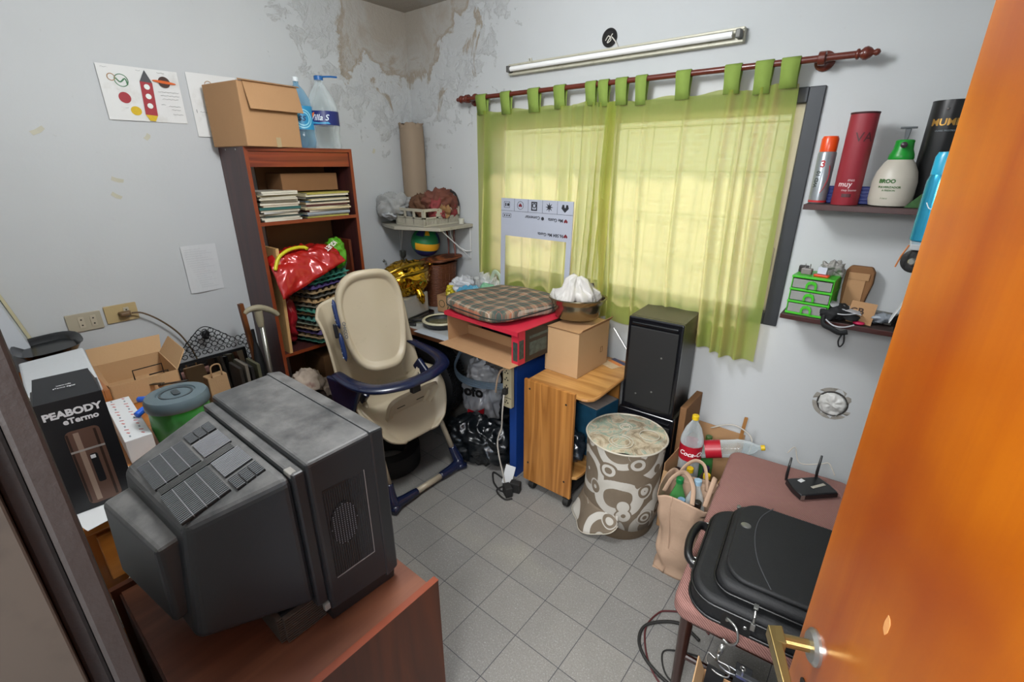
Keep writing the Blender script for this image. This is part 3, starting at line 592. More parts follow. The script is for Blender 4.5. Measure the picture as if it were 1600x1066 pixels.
# low chest that carries the mirror
solo('low_chest', 'low brown chest against the left wall under the scrollwork mirror', 'chest', join(box(0, .42, .0, .44, 0, .40), box(-.0, .43, -.01, .45, .40, .42)), m_mah, (X0+.01, .585, 0), bev=.003)
mi = thing('mirror', 'mirror in a black scrolled wire frame leaning on the left wall', 'mirror', (X0+.11, .80, .422), rot=(0, -8, 0))
m_iron = M('black_wrought_iron', '#18191b', .5, .6, .1)
part('glass', xf(prism(rrect(.33, .26, .002), 0, .003), T(0, 0, .145) @ FX), M('mirror_glass', '#c8c8c8', .03, 1, .0), mi)
part('inner_frame', xf(join(*[box(a, b_, c, d, 0, .014) for a, b_, c, d in ((-.175, -.163, -.14, .14), (.163, .175, -.14, .14), (-.175, .175, .128, .142), (-.175, .175, -.142, -.128))]), T(0, 0, .145) @ FX), m_iron, mi)
cnt = 0
def curl(y, z, r=.0125):
    global cnt; cnt += 1
    pts = [(.005, y + r*math.cos(a+cnt), z + r*math.sin(a+cnt)) for a in [k*PI/6 for k in range(13)]] + [(.005, y + r*.55*math.cos(cnt+.6), z + r*.55*math.sin(cnt+.6))]
    part('scroll', tube(pts, .0021, 5), m_iron, mi)
for k in range(15):
    y = -.215 + .0307*k; curl(y, .345, .014)
    if k % 2: curl(y, .312, .0125)
    else: curl(y + .004, .314, .011)
for k in range(7): curl(-.09 + .03*k, .374, .0135)
for k in range(5): curl(-.06 + .03*k, .400, .0135)
for k in range(3): curl(-.03 + .03*k, .424, .013)
for s in (-1, 1):
    for k in range(9): curl(s*.195, .285 - .03*k, .0135)
part('bouquet', blob((.01, 0, .405), (.008, .018, .026), .006, 40, 2, 20, 14), m_iron, mi)
part('outer_wire', join(tube([(.005, -.12, .36), (.005, -.07, .405), (.005, -.02, .445), (.005, .02, .445), (.005, .07, .405), (.005, .12, .36)], .0025, 6, smooth=4), tube([(.005, -.232, .0), (.005, -.232, .36)], .0025, 6), tube([(.005, .232, .0), (.005, .232, .36)], .0025, 6)), m_iron, mi)
kb = thing('paper_bag', 'small kraft paper bag put before the mirror in place of its reflection', 'paper bag', (-2.63, .745, .422), rz=5)  # solid bag stands in for one reflected in the mirror
part('bag_body', crumple(frust(-.04, .04, -.055, .05, 0, -.03, .03, -.05, .045, .24), .0, 5), m_kraft2, kb, bev=.004)
part('handle', tube([(.032, -.03, .24), (.036, -.025, .30), (.036, .015, .30), (.032, .02, .24)], .004, 6, smooth=4), m_kraft2, kb, smooth='all')
for i, (dy, h, c, l) in enumerate([(.845, .26, '#2b2620', 'dark brown, nearest the paper bag'), (.875, .27, '#6d665a', 'grey'), (.90, .25, '#1c1a18', 'black'), (.935, .255, '#5b5a44', 'olive, nearest the cane')]):
    solo('picture_frame', 'thin framed panel standing on edge before the mirror, ' + l, 'panel', box(-.07, .07, -.008, .008, 0, h), M('panel_' + c, c, .5), (-2.62, dy, .422), rot=(0, 0, 0), bev=.002, group='panels standing before the mirror')
# ---------------- desk on the left
m_org = wood('orange_pine', '#9b5a1c', '#b8742c', 'Y', 1, .4, .3, 4); m_orgz = wood('orange_pine_upright', '#8f4f17', '#ad6826', 'Z', 1, .4, .3, 4)
ld = thing('desk', 'orange pine desk in the front left corner of the room', 'desk', (-2.87, .03, 0))
part('desk_top', box(0, 1.30, 0, .52, .72, .75), m_org, ld, bev=.006); part('side_panel', box(1.25, 1.27, .01, .5, 0, .72), m_orgz, ld); part('side_panel', box(.03, .05, .01, .5, 0, .72), m_orgz, ld)
part('drawer', box(1.27, 1.288, .03, .48, .54, .70), m_org, ld, bev=.003); part('modesty_panel', box(.05, 1.25, .02, .04, .3, .72), m_orgz, ld)
part('cable_hook', tube([(1.29, .15, .55), (1.315, .12, .545), (1.32, .13, .50), (1.30, .17, .485)], .004, 6, smooth=4), m_dk, ld, smooth='all')
m_white = M('white_paper', '#d5d6d6', .8, 0, .04, 8)
for i, (x, y, a, l) in enumerate([(-1.72, .12, 12, 'under the black thermos box'), (-1.95, .47, -20, 'beside the green jar')]):
    solo('paper_sheet', 'white sheet of paper lying on the orange desk ' + l, 'paper', box(-.15, .15, -.105, .105, 0, .0015), m_white, (x, y, .7505), rz=a)
# thermos packaging
pb = thing('product_box', 'tall black carton printed with a bronze thermos flask, on the orange desk', 'box', (-1.71, .118, .7525), rz=-6)
m_blk = M('black_carton', '#17181b', .35, 0, .1, 4, spec=.5)
hB = .352
part('carton', box(-.06, .06, -.072, .072, 0, hB), m_blk, pb, bev=.0015)
part('lid_flap', hexa([(-.06, -.068, hB), (.058, -.068, hB), (.058, .068, hB), (-.06, .068, hB), (-.085, -.06, hB+.022), (-.07, -.06, hB+.03), (-.07, .06, hB+.03), (-.085, .06, hB+.022)]), m_blk, pb)
m_wt = M('white_print2', '#dcdcdf', .5, 0, .02)
part('lettering', xf(text('PEABODY', .0275, .0003, bold=.0012), T(.0605, .0, hB-.042) @ FX), m_wt, pb); part('lettering', xf(text('eTermo', .023, .0003, bold=.0008), T(.0605, .012, hB-.067) @ FX), m_wt, pb)
part('lettering', xf(join(text('www.info', .008, .0002), xf(text('eTermo digital', .008, .0002), T(0, -.012, 0))), T(-.005, 0, hB+.018) @ R('Y', 12) @ R('Z', 90) ), m_wt, pb)
m_brz = M('bronze_print', '#6b5044', .35, .3, .15, 3)
part('flask_picture', xf(prism(rrect(.074, .24, .014), 0, .0006), T(.0604, .004, .135) @ FX), m_brz, pb)
for yy_, ww_, cc_ in ((-.014, .012, '#a58d7d'), (.026, .006, '#3a2a23'), (-.033, .005, '#3a2a23')): part('flask_sheen', xf(prism([(yy_-ww_/2, -.112), (yy_+ww_/2, -.112), (yy_+ww_/2, .112), (yy_-ww_/2, .112)], .0006, .0008), T(.0604, .004, .135) @ FX), M('bronze_'+cc_, cc_, .35, .3), pb)
part('flask_band', xf(prism([(-.037, -.003), (.037, -.003), (.037, .003), (-.037, .003)], .0006, .001), T(.0604, .004, .19) @ FX), M('silver_print', '#b9b4ae', .3, .5), pb)
part('flask_panel', xf(prism(rrect(.017, .095, .005), .0006, .0011), T(.0604, .010, .125) @ FX), m_blk, pb); part('flask_display', xf(prism(rrect(.011, .011, .001), .0011, .0016), T(.0604, .008, .163) @ FX), m_wt, pb)
# orange box with styrofoam lid, black tray, open carton
solo('wooden_crate', 'orange wooden drawer box behind the black thermos carton', 'box', join(box(0, .5, 0, .018, 0, .13), box(0, .5, .21, .228, 0, .13), box(.482, .5, .018, .21, 0, .13), box(0, .018, .018, .21, 0, .13), box(.018, .482, .018, .21, 0, .012)), m_orgz, (-2.74, .045, .7505), bev=.002)
sf = thing('styrofoam_lid', 'white foam lid resting on the orange drawer box', 'foam lid', (-2.425, .168, .905), rot=(4, 5, -4))
part('foam_shell', join(box(-.17, .17, -.10, .10, .03, .045), box(-.17, .17, -.10, -.085, -.02, .03), box(-.17, .17, .085, .10, -.02, .03), box(.155, .17, -.085, .085, -.02, .03), box(-.17, -.155, -.085, .085, -.02, .03)), M('white_foam', '#c6c9cb', .8, 0, .04, 40), sf, bev=.008)
solo('plastic_tray', 'shallow black plastic tray lying at the wall behind the white foam lid', 'tray', lathe([(.0, .004), (.08, .002), (.09, 0), (.108, .03), (.113, .032), (.105, .030), (.085, .008), (.0, .008)], 32, sq=3, cap1=False, cap0=False), M('glossy_black_plastic', '#15171a', .2, spec=.7), (-2.735, .19, .945), rot=(3, 6, 0), smooth=True)
solo('plastic_crate', 'dark support crate on the desk beneath the black tray', 'crate', box(-.02, .02, -.05, .05, 0, .17), m_blk, (-2.695, .17, .764), bev=.003)
oc = thing('cardboard_box', 'open shallow cardboard box of metal parts at the back of the orange desk', 'cardboard box', (-2.50, .415, .7505), rz=-3)
part('box_body', join(box(-.16, .16, -.12, .12, 0, .004), box(-.16, .16, -.12, -.116, 0, .1), box(-.16, .16, .116, .12, 0, .1), box(.156, .16, -.12, .12, 0, .1), box(-.16, -.156, -.12, .12, 0, .1)), m_kraft2, oc)
part('flap', hexa([(-.165, -.13, .10), (-.16, -.13, .10), (-.16, .13, .10), (-.165, .13, .10), (-.23, -.13, .16), (-.226, -.13, .163), (-.226, .15, .163), (-.23, .15, .16)]), m_kraft2, oc)
part('flap', hexa([(-.15, .12, .1), (.15, .12, .1), (.15, .123, .1), (-.15, .123, .1), (-.16, .17, .165), (.1, .17, .165), (.1, .174, .163), (-.16, .174, .163)]), m_kraft2, oc)
part('flap', hexa([(-.14, -.12, .1), (.15, -.12, .1), (.15, -.118, .104), (-.14, -.118, .104), (-.14, -.19, .13), (.13, -.19, .13), (.13, -.188, .133), (-.14, -.188, .133)]), m_kraft, oc)
for i, (a, x) in enumerate([(20, .02), (32, .08)]): solo('metal_bar', 'flat dark metal bar sticking out of the open shallow cardboard box, ' + ('left one' if i == 0 else 'right one'), 'metal bar', box(-.15, .14, -.008, .008, 0, .004), M('dark_bar', '#36322e', .4, .6), (-2.42+x, .40+.05*i, .80), rot=(0, -12, a))
solo('wire_stand', 'small bent black wire stand inside the open shallow cardboard box', 'wire stand', tube([(-.04, -.06, 0), (-.04, -.06, .08), (-.04, .05, .08), (-.04, .05, 0), (.04, .05, 0), (.04, .05, .07), (.04, -.02, .07)], .003, 6), m_iron, (-2.47, .46, .757))
wb = thing('patterned_box', 'long white box with small red dashes, in front of the green jar', 'box', (-2.03, .268, .7525), rz=-4)
part('carton', box(-.2, .2, -.038, .038, 0, .085), m_white, wb, bev=.002)
random.seed(5)
for i in range(26): part('printed_dash', xf(prism(rrect(.014, .005, .002, 2), 0, .0004), T(-.185+.0295*(i//2), -.018+.036*(i % 2), .0851) @ R('Z', 30*(i % 3))), M('red_print' if i % 3 else 'grey_print', '#b9534a' if i % 3 else '#808a90', .6), wb)
solo('ribbon', 'bright blue curled plastic ribbon by the green jar', 'ribbon', tube([(-.08, 0, 0), (-.03, .02, .008), (.03, .01, .01), (.06, -.02, .012), (.075, -.045, .006)], .012, 8, smooth=5), M('bright_blue', '#1f5fd0', .35), (-2.06, .335, .845), rz=0, smooth='all')
gj = thing('plastic_jar', 'round green jar with a dark grey screw lid on the orange desk', 'jar', (-1.865, .395, .7505))
part('jar_body', lathe([(.07, 0), (.085, .01), (.094, .08), (.092, .15)], 40), M('green_plastic', '#12803f', .35), gj, smooth=True)
part('jar_lid', lathe([(.097, .148), (.099, .152), (.098, .178), (.092, .188), (.06, .192), (.058, .187), (.0, .189)], 48, cap1=False), M('slate_lid', '#55646a', .4), gj, smooth=True)
part('lid_tab', xf(join(prism(rrect(.05, .022, .01), 0, .004), ring2d(.045, .052, -.002, .001, 40)), T(0, 0, .189)), M('slate_lid_dark', '#323a3e', .4), gj, bev=.001)
part('side_latch', hexa([(-.1, -.05, .05), (-.095, -.02, .05), (-.101, -.02, .13), (-.106, -.05, .13), (-.094, -.055, .05), (-.09, -.05, .05), (-.096, -.05, .13), (-.10, -.055, .13)]), _M['slate_lid'], gj)
# white board leaning on the near wall
lb = thing('white_board', 'tall white panel with a cream edge leaning in the far left corner of the photo', 'panel', (-2.71, .02, .02), rot=(0, 0, 0))
part('panel', hexa([(-.162, .04, .742), (-.085, .04, .742), (-.085, .165, .742), (-.162, .18, .742), (-.162, .0, 1.5), (-.085, .0, 1.5), (-.085, .02, 1.5), (-.162, .03, 1.5)]), M('white_panel_paint', '#c4c9cf', .4, 0, .03), lb)
part('edge_strip', hexa([(-.162, .18, .742), (-.135, .176, .742), (-.135, .188, .742), (-.162, .19, .742), (-.162, .03, 1.5), (-.135, .03, 1.5), (-.135, .04, 1.5), (-.162, .04, 1.5)]), M('cream_strip', '#b9b291', .5), lb)
lb.location = (-2.71, .012, .0095)
# gap between the desk and the television stand
pbg = solo('plastic_bag', 'thin crumpled whitish bag hanging under the edge of the orange desk', 'plastic bag', blob((0, 0, 0), (.05, .06, .08), .035, 18, 41), clear('milky_film', '#d9d4c6', .55, .25), (-1.53, .10, .46), smooth='all')
wbt = bottle('wine_bottle', 'black glass bottle with yellow label standing under the plastic bag', (-1.49, .13, 0), .32, .04, M('black_glass', '#0c0d0c', .1, spec=.8), '#1a1a1a', '#c79a2a', None, bz=(.3, .55))
# ================================================================ television and its stand
m_tvw = wood('walnut_laminate', '#5c3322', '#7b4a33', 'Y', 1.1, .45, .2, 4, patches=('#6a3c2a', 3)); m_tvz = wood('dark_walnut_laminate', '#3a1a0a', '#522710', 'Z', 1.1, .5, .03, 4)
ts = thing('tv_stand', 'brown laminate television stand in the foreground', 'tv stand', (-1.44, -.02, 0))
part('top_board', box(0, .64, .08, .635, .575, .595), m_tvw, ts, bev=.001); part('side_panel', box(.642, .66, .06, .650, 0, .612), m_tvz, ts); part('edge_strip', box(.641, .661, .06, .651, .612, .6135), m_mahe, ts)
part('side_panel', box(-.018, 0, .06, .64, 0, .612), m_tvz, ts); part('bottom_board', box(0, .642, .08, .63, .06, .078), m_tvw, ts); part('back_panel', box(0, .642, .075, .08, .06, .59), m_tvz, ts); part('middle_shelf', box(0, .642, .08, .6, .32, .335), m_tvw, ts)
m_tv = M('grey_black_tv_plastic', '#2b2d2f', .42, 0, .1, 30, .12, 350, spec=.5); 
def tvtop():
    m, nt, b = nodes('dusty_tv_plastic'); v = coord(nt); g = nt.nodes.new('ShaderNodeNewGeometry'); s = nt.nodes.new('ShaderNodeSeparateXYZ'); nt.links.new(g.outputs['Normal'], s.inputs[0])
    up = ramp(nt, s.outputs['Z'], [(.35, 0.0), (.85, 1.0)]); d = ramp(nt, noise_n(nt, v, 9, 5, .65), [(.34, .2), (.62, .95)]); f = math_n(nt, 'MULTIPLY', up, d)
    c = mix(nt, f, '#282a2c', '#696866'); nt.links.new(c, b.inputs['Base Color']); r = math_n(nt, 'MULTIPLY_ADD', f, .25, .36); nt.links.new(r, b.inputs['Roughness'])
    bump(nt, b, noise_n(nt, v, 380, 2), .1, .002); return m
m_tvd = tvtop(); m_tvs = M('brown_black_tv_plastic', '#1f1b1a', .42, 0, .1, 30, spec=.5)
tv = thing('crt_television', 'big black tube television seen from behind, on the brown stand', 'television', (-1.155, .57, .5955))
# local: x across (-.265 .. .265), y 0 = screen plane, negative = towards the back
part('front_cabinet', join(hexa([(-.27, -.19, .045), (.26, -.19, .045), (.265, .0, .035), (-.275, .0, .035), (-.27, -.19, .485), (.26, -.19, .485), (.265, .0, .492), (-.275, .0, .492)])), m_tvd, tv, bev=.010, seg=3)
part('bezel', hexa([(-.277, -.03, .03), (.268, -.03, .03), (.262, .012, .035), (-.270, .012, .035), (-.277, -.03, .496), (.268, -.03, .496), (.262, .012, .49), (-.270, .012, .49)]), m_tvd, tv, bev=.006)
def shellpts(a, b_): return hexa([(a[0], a[4], a[2]), (a[1], a[4], a[2]), (b_[1], b_[4], b_[2]), (b_[0], b_[4], b_[2]), (a[0], a[5], a[3]), (a[1], a[5], a[3]), (b_[1], b_[5], b_[3]), (b_[0], b_[5], b_[3])])
part('rear_shell', hexa([(-.185, -.46, .135), (.150, -.445, .105), (.243, -.215, .085), (-.262, -.215, .10), (-.200, -.430, .405), (.155, -.410, .405), (.243, -.215, .462), (-.262, -.215, .462)]), m_tvd, tv, bev=.020, seg=4)
part('shell_flange', box(-.262, .250, -.218, -.188, .075, .468), m_tvd, tv, bev=.006)
part('tube_housing', hexa([(-.165, -.50, .150), (.110, -.465, .150), (.120, -.40, .17), (-.18, -.40, .17), (-.168, -.49, .355), (.115, -.458, .355), (.120, -.38, .372), (-.18, -.38, .372)]), m_tvd, tv, bev=.012, seg=3)
# vent grooves in the sloping top of the shell: ribs along x
m_rib = M('vent_rib', '#55575a', .5); m_slot = M('vent_slot', '#0c0c0d', .7)
A_, B_ = Vector((0, -.415, .4115)), Vector((0, -.225, .4625))
def at_shell(x, t, up=.0): p = A_.lerp(B_, t); n = Vector((0, -(B_-A_).z, (B_-A_).y)).normalized(); q = p + n*up; return (x, q.y, q.z)
def ribs(x0, x1, t0, t1, n, m, name, up=.0022):
    gs = []
    for i in range(n):
        t = t0 + (t1-t0)*(i+.5)/n; w = (t1-t0)/n*.28
        a, b_, c, d = at_shell(x0, t-w, -.002), at_shell(x1, t-w, -.002), at_shell(x1, t+w, -.002), at_shell(x0, t+w, -.002)
        e, f, g_, h = at_shell(x0, t-w, up), at_shell(x1, t-w, up), at_shell(x1, t+w, up), at_shell(x0, t+w, up); gs.append(hexa([a, b_, c, d, e, f, g_, h]))
    o = part(name, join(*gs), m, tv); return o
# ribs run front to back in the photo: build them as thin strips spaced in x
def strips(x0, x1, t0, t1, n, m, up=.002):
    gs = []
    for i in range(n):
        x = x0 + (x1-x0)*(i+.5)/n; w = (x1-x0)/n*.27
        gs.append(hexa([at_shell(x-w, t0, -.003), at_shell(x+w, t0, -.003), at_shell(x+w, t1, -.003), at_shell(x-w, t1, -.003), at_shell(x-w, t0, up), at_shell(x+w, t0, up), at_shell(x+w, t1, up), at_shell(x-w, t1, up)]))
    o = part('vent_grille', join(*gs), m, tv); o['kind'] = 'stuff'; return o
def slotpad(x0, x1, t0, t1): part('vent_slots', hexa([at_shell(x0, t0, -.004), at_shell(x1, t0, -.004), at_shell(x1, t1, -.004), at_shell(x0, t1, -.004), at_shell(x0, t0, .0006), at_shell(x1, t0, .0006), at_shell(x1, t1, .0006), at_shell(x0, t1, .0006)]), m_slot, tv)
m_slot2 = M('vent_recess_grey', '#2b2c2e', .6)
def pad(x0, x1, t0, t1, m): part('vent_recess', hexa([at_shell(x0, t0, -.004), at_shell(x1, t0, -.004), at_shell(x1, t1, -.004), at_shell(x0, t1, -.004), at_shell(x0, t0, .0006), at_shell(x1, t0, .0006), at_shell(x1, t1, .0006), at_shell(x0, t1, .0006)]), m, tv)
m_ribl = M('dusty_rib', '#86878a', .5); m_ribd = M('dark_dusty_rib', '#5b5d5f', .5)
for s_ in (-1, 1):
    lo, hi = sorted((s_*.018, s_*.150))
    for k, (t0, t1) in enumerate(((.03, .15), (.165, .285), (.30, .42), (.435, .555))):
        pad(lo, hi, t0, t1, m_slot); strips(lo, hi, t0, t1, 20, m_ribd, .0024)
    l2, h2 = sorted((s_*.018, s_*.100)); pad(l2, h2, .60, .93, m_slot2); strips(l2, h2, .60, .93, 13, m_ribl, .0024)
    l3, h3 = sorted((s_*.112, s_*.165))
    for t0, t1 in ((.60, .70), (.715, .815), (.83, .93)): pad(l3, h3, t0, t1, m_slot); strips(l3, h3, t0, t1, 8, m_ribd, .0024)
strips(-.014, .014, .05, .9, 5, m_tvd, .0014)
part('dust_edge', join(*[hexa([at_shell(x0, t-.004, -.002), at_shell(x1, t-.004, -.002), at_shell(x1, t+.004, -.002), at_shell(x0, t+.004, -.002), at_shell(x0, t-.004, .0022), at_shell(x1, t-.004, .0022), at_shell(x1, t+.004, .0022), at_shell(x0, t+.004, .0022)]) for t in (.158, .293, .428) for x0, x1 in ((-.15, -.018), (.018, .15))]), m_ribl, tv)
# speaker panel on the side
sp = part('speaker_panel', box(.2605, .2625, -.165, -.055, .14, .40), m_tvs, tv)
part('speaker_ribs', join(*[box(.2625, .2645, -.163 + .0058*i, -.1612 + .0058*i, .145, .395) for i in range(19)]), m_tv, sp)
part('speaker_mesh', xf(prism(disc(.036, 30, 0, 0, .062), 0, .0035), T(.2625, -.125, .285) @ FX), m_slot, sp)
hl = []
for j in range(-10, 11):
    for i in range(-5, 6):
        if (i*.0068/.034)**2 + (j*.0058/.059)**2 < 1: hl.append(cbox((.2668, -.125+i*.0068, .285+j*.0058), (.0012, .0022, .0022)))
part('speaker_dots', join(*hl), M('mesh_dot_grey', '#77757a', .5), sp)
part('panel_line', join(box(.2625, .2650, -.165, -.055, .1395, .141), box(.2625, .2650, -.0565, -.055, .14, .40)), M('light_line', '#8c8480', .5), sp)
part('base_plinth', join(hexa([(-.255, -.185, .0), (.245, -.185, .0), (.255, .0, .0), (-.265, .0, .0), (-.262, -.19, .05), (.252, -.19, .05), (.262, .002, .05), (-.272, .002, .05)])), m_tvs, tv, bev=.003)
part('rear_foot', hexa([(-.21, -.285, .0), (.195, -.285, .0), (.215, -.18, .0), (-.23, -.18, .0), (-.21, -.30, .075), (.2, -.30, .075), (.22, -.18, .09), (-.24, -.18, .09)]), m_slot, tv, bev=.006)
fr_ = []
for k in range(11): fr_.append(box(.199+.0015*k*.6, .222, -.290, -.19, .006+.0072*k, .0085+.0072*k)); fr_.append(box(.1, .21, -.302, -.29, .006+.0072*k, .0085+.0072*k))
part('rear_foot_ribs', join(*fr_), M('brown_rib', '#55493f', .5), tv)
for g_ in (box(.243, .256, -.205, -.19, .055, .075), cbox((.225, -.21, .462), (.03, .018, .012))): part('hinge_clip', g_, M('grey_clip', '#8a8780', .5), tv, bev=.002)
# ================================================================ corner and centre
def dish(hw, hh, prof, n=56, e=.45, warp=None, m=None):
    V, F = [], []
    for s, dz in prof:
        for i in range(n):
            a = 2*PI*i/n; c, s_ = math.cos(a), math.sin(a)
            x = hw*math.copysign(abs(c)**e, c); y = hh*math.copysign(abs(s_)**e, s_)
            if warp: x, y, wz = warp(x, y, hw, hh)
            else: wz = 0
            V.append(Vector((x*s, y*s, dz + wz*s)))
    for j in range(len(prof)-1):
        for i in range(n): k = (i+1) % n; F.append((j*n+i, j*n+k, (j+1)*n+k, (j+1)*n+i))
    V.append(Vector((0, 0, prof[0][1]))); F += [(len(V)-1, (i+1) % n, i) for i in range(n)]
    g = (V, F); return xf(g, m) if m else g
m_cream = M('cream_plastic', '#b3a68d', .42, 0, .05, 3, dirt=('#9b8f78', 8, .62)); m_navy = M('navy_plastic', '#121b38', .25, 0, .15, 6, spec=.7); m_tube = M('cream_tube', '#b0a48d', .35, .1, .05)
hc = thing('high_chair', 'cream and navy baby high chair with its oval food tray stood against the backrest', 'high chair', (-1.95, 1.37, 0))
L = lambda x, y, z: (x+1.95, y-1.37, z)
part('foot_bar', tube([L(-1.72, 1.27, .03), L(-1.72, 1.50, .03)], .017, 14), m_tube, hc, smooth='all')
for s, yy in ((-1, 1.14), (1, 1.61)):
    part('foot_corner', tube([L(-1.72, yy - s*.15, .03), L(-1.72, yy - s*.06, .032), L(-1.725, yy, .04), L(-1.745, yy + s*.0, .085), L(-1.765, yy - s*.01, .14)], [.021, .026, .034, .028, .021], 14, smooth=5), m_navy, hc, smooth='all')
    part('foot_pad', tube([L(-1.72, yy - s*.02, .028), L(-1.69, yy + s*.03, .02)], [.03, .018], 12), m_navy, hc, smooth='all')
    part('leg', tube([L(-1.755, yy - s*.01, .12), L(-1.86, yy - s*.03, .36), L(-1.97, yy - s*.04, .60)], .017, 14, sx=.75), m_tube, hc, smooth='all')
    part('leg', tube([L(-1.97, yy - s*.04, .60), L(-2.20, yy - s*.02, .28), L(-2.31, yy, .03)], .017, 14), m_navy if s < 0 else m_tube, hc, smooth='all')
    part('leg_hub', cbox(L(-1.96, yy - s*.035, .60), (.10, .03, .08), R('Y', 40)), m_navy, hc, bev=.01)
part('foot_bar', tube([L(-2.31, 1.12, .03), L(-2.31, 1.63, .03)], .017, 12), m_tube, hc, smooth='all')
def seatfn(u, v):      # one bent shell: backrest, seat, leg panel; u across, v down
    w = .27 - .11*max(0, (v-.62)/.38)**1.6 - .015*math.sin(PI*v*2) - (.05*max(0, (v-.93)/.07)**2)
    if v < .5: t = v/.5; x, z = -2.26 + .14*t, 1.04 - .54*t
    elif v < .68: t = (v-.5)/.18; x, z = -2.12 + .22*t, .50 + .02*t
    else: t = (v-.68)/.32; x, z = -1.90 + .13*t**.8, .52 - .20*t
    q = abs(2*u-1); fl_ = max(0, (q-.72)/.28)
    if v < .5: x += .09*fl_**1.3
    elif v < .68: z += .08*fl_**1.3
    else: x += .025*fl_; z += .02*fl_
    if v < .12: z -= (.12-v)*.55*q**3
    return L(x, 1.375 + (u-.5)*2*w, z)
part('seat_shell', sheet(seatfn, 40, 60), m_cream, hc, solid=.012, smooth='all')
part('leg_panel', dish(.17, .145, [(.70, .0), (.74, .012), (.93, .013), (1.0, .022), (1.03, .004)], 56, .4, lambda x, y, a, b: (x*(.88+.12*(y/b)) , y, 0), T(*L(-1.842, 1.375, .475)) @ R('Y', 28) @ FX), m_cream, hc, smooth=True, ang=50)
for dz, dy in ((.06, -.06), (.06, .07), (.10, .0)): part('slot', cbox(L(-1.842+.012, 1.375+dy, .475+dz*.5), (.012, .05, .004), R('Y', 28)), m_dk, hc)
part('play_tray', join(tube([L(-2.20, 1.615, .74), L(-2.05, 1.64, .705), L(-1.90, 1.64, .685), L(-1.78, 1.58, .68), L(-1.725, 1.46, .68), L(-1.715, 1.36, .68), L(-1.725, 1.26, .68), L(-1.79, 1.15, .68), L(-1.90, 1.10, .69), L(-2.05, 1.105, .70)], [.010, .014, .018, .019, .019, .018, .019, .019, .018, .014], 12, smooth=5, sx=2.1)), m_navy, hc, smooth='all')
part('side_guard', xf(crumple(hexa([L(-2.04, 1.065, .53), L(-1.90, 1.075, .53), L(-1.90, 1.095, .53), L(-2.04, 1.085, .53), L(-2.08, 1.06, .70), L(-1.82, 1.085, .70), L(-1.82, 1.11, .70), L(-2.08, 1.085, .70)]), 0), T()), m_navy, hc, bev=.012, seg=3)
part('tray_buckle', cbox(L(-1.715, 1.33, .645), (.03, .05, .045)), m_dk, hc, bev=.004)
part('tray_arm', tube([L(-2.0, 1.10, .60), L(-1.86, 1.12, .52), L(-1.80, 1.16, .44)], .018, 10, sx=.6), m_tube, hc, smooth='all')
TM = T(*L(-1.985, 1.335, .945)) @ R('Z', -14) @ R('Y', -14) @ FX
def hour(x, y, a, b): k = 1 - .10*math.cos(y/b*PI*.9 - 0.9)*(1 if y < 0 else .5); return (x*(.93 + .07*math.sin(y/b*2.2+.6)), y, -.05*(x/a)**2)
part('food_tray', dish(.178, .262, [(.80, -.012), (.845, -.008), (.885, .012), (.96, .014), (1.0, .006), (1.01, -.02), (1.0, -.028), (.95, -.03), (.3, -.03), (0.02, -.03)], 64, .62, hour, TM), m_cream, hc, smooth='all')
m_ging = M('blue_gingham', '#27407c', .6, 0, .5, 60)
for sy in (.065, -.105):
    o = part('gingham_sticker', xf(tube([(-.181 - .003*math.cos(t/4), sy + .075 - .0188*t, -.055) for t in range(9)], [.002, .009, .011, .011, .011, .011, .011, .009, .002], 8, sx=1.1), TM), M('sticker_navy', '#182c58', .4), hc, smooth='all')
    for t in range(5): part('sticker_check', xf(ball((-.191, sy + .05 - .026*t, -.055), (.0035, .005, .005), 10, 8), TM), M('sticker_pale', '#b9c6dc', .5), o)
part('brand_badge', xf(cbox((-.20, -.018, -.055), (.02, .075, .016)), TM), M('badge_black', '#101216', .3), hc, bev=.006)
part('lettering', xf(xf(text('CHICCO', .022, .0006, bold=.0004), R('Z', -90)), TM @ T(-.165, -.02, -.020)), M('badge_grey', '#4a4f58', .4), hc)

# corner desk along the window wall
m_dtop = M('scuffed_white_laminate', '#9fa09e', .45, 0, .1, 6, dirt=('#6e6963', 7, .55)); m_dedge = wood('desk_edge_wood', '#6b4026', '#8a5633', 'X', 1, .5, .1, 4)
dk = thing('desk', 'long desk with a scuffed white top and brown wooden edge along the window wall', 'desk', (-2.87, 1.70, 0), rz=1.5)
part('desk_top', box(0, 1.47, .004, .60, .725, .75), m_dtop, dk); part('edge_strip', box(0, 1.474, -.012, .004, .715, .751), m_dedge, dk)
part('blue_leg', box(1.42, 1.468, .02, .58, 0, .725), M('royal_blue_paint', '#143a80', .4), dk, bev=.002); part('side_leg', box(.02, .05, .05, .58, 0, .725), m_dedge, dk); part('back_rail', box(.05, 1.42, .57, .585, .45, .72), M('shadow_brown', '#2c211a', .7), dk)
ps = thing('power_strip', 'beige power strip fixed upright on the blue desk leg with one black plug', 'power strip', (-1.43, 1.748, .59), rz=0)
part('strip_body', box(-.027, .03, -.04, -.012, -.12, .12), M('beige_strip', '#aaa083', .45), ps, bev=.004)
for k, z in enumerate((.085, .045, .0, -.09)):
    part('socket', join(*[xf(lathe([(.0045, 0), (.0045, .001)], 8), T(dx, -.0405, z+dz) @ R('X', 90)) for dx, dz in ((-.009, 0), (.009, 0), (0, .012))]), m_dk, ps)
part('groove', box(-.027, .03, -.0405, -.039, -.062, -.059), m_dk, ps); part('black_plug', box(-.012, .012, -.065, -.04, -.035, -.003), m_dk, ps, bev=.003)
m_wcab = M('white_cable', '#b5afa4', .45)
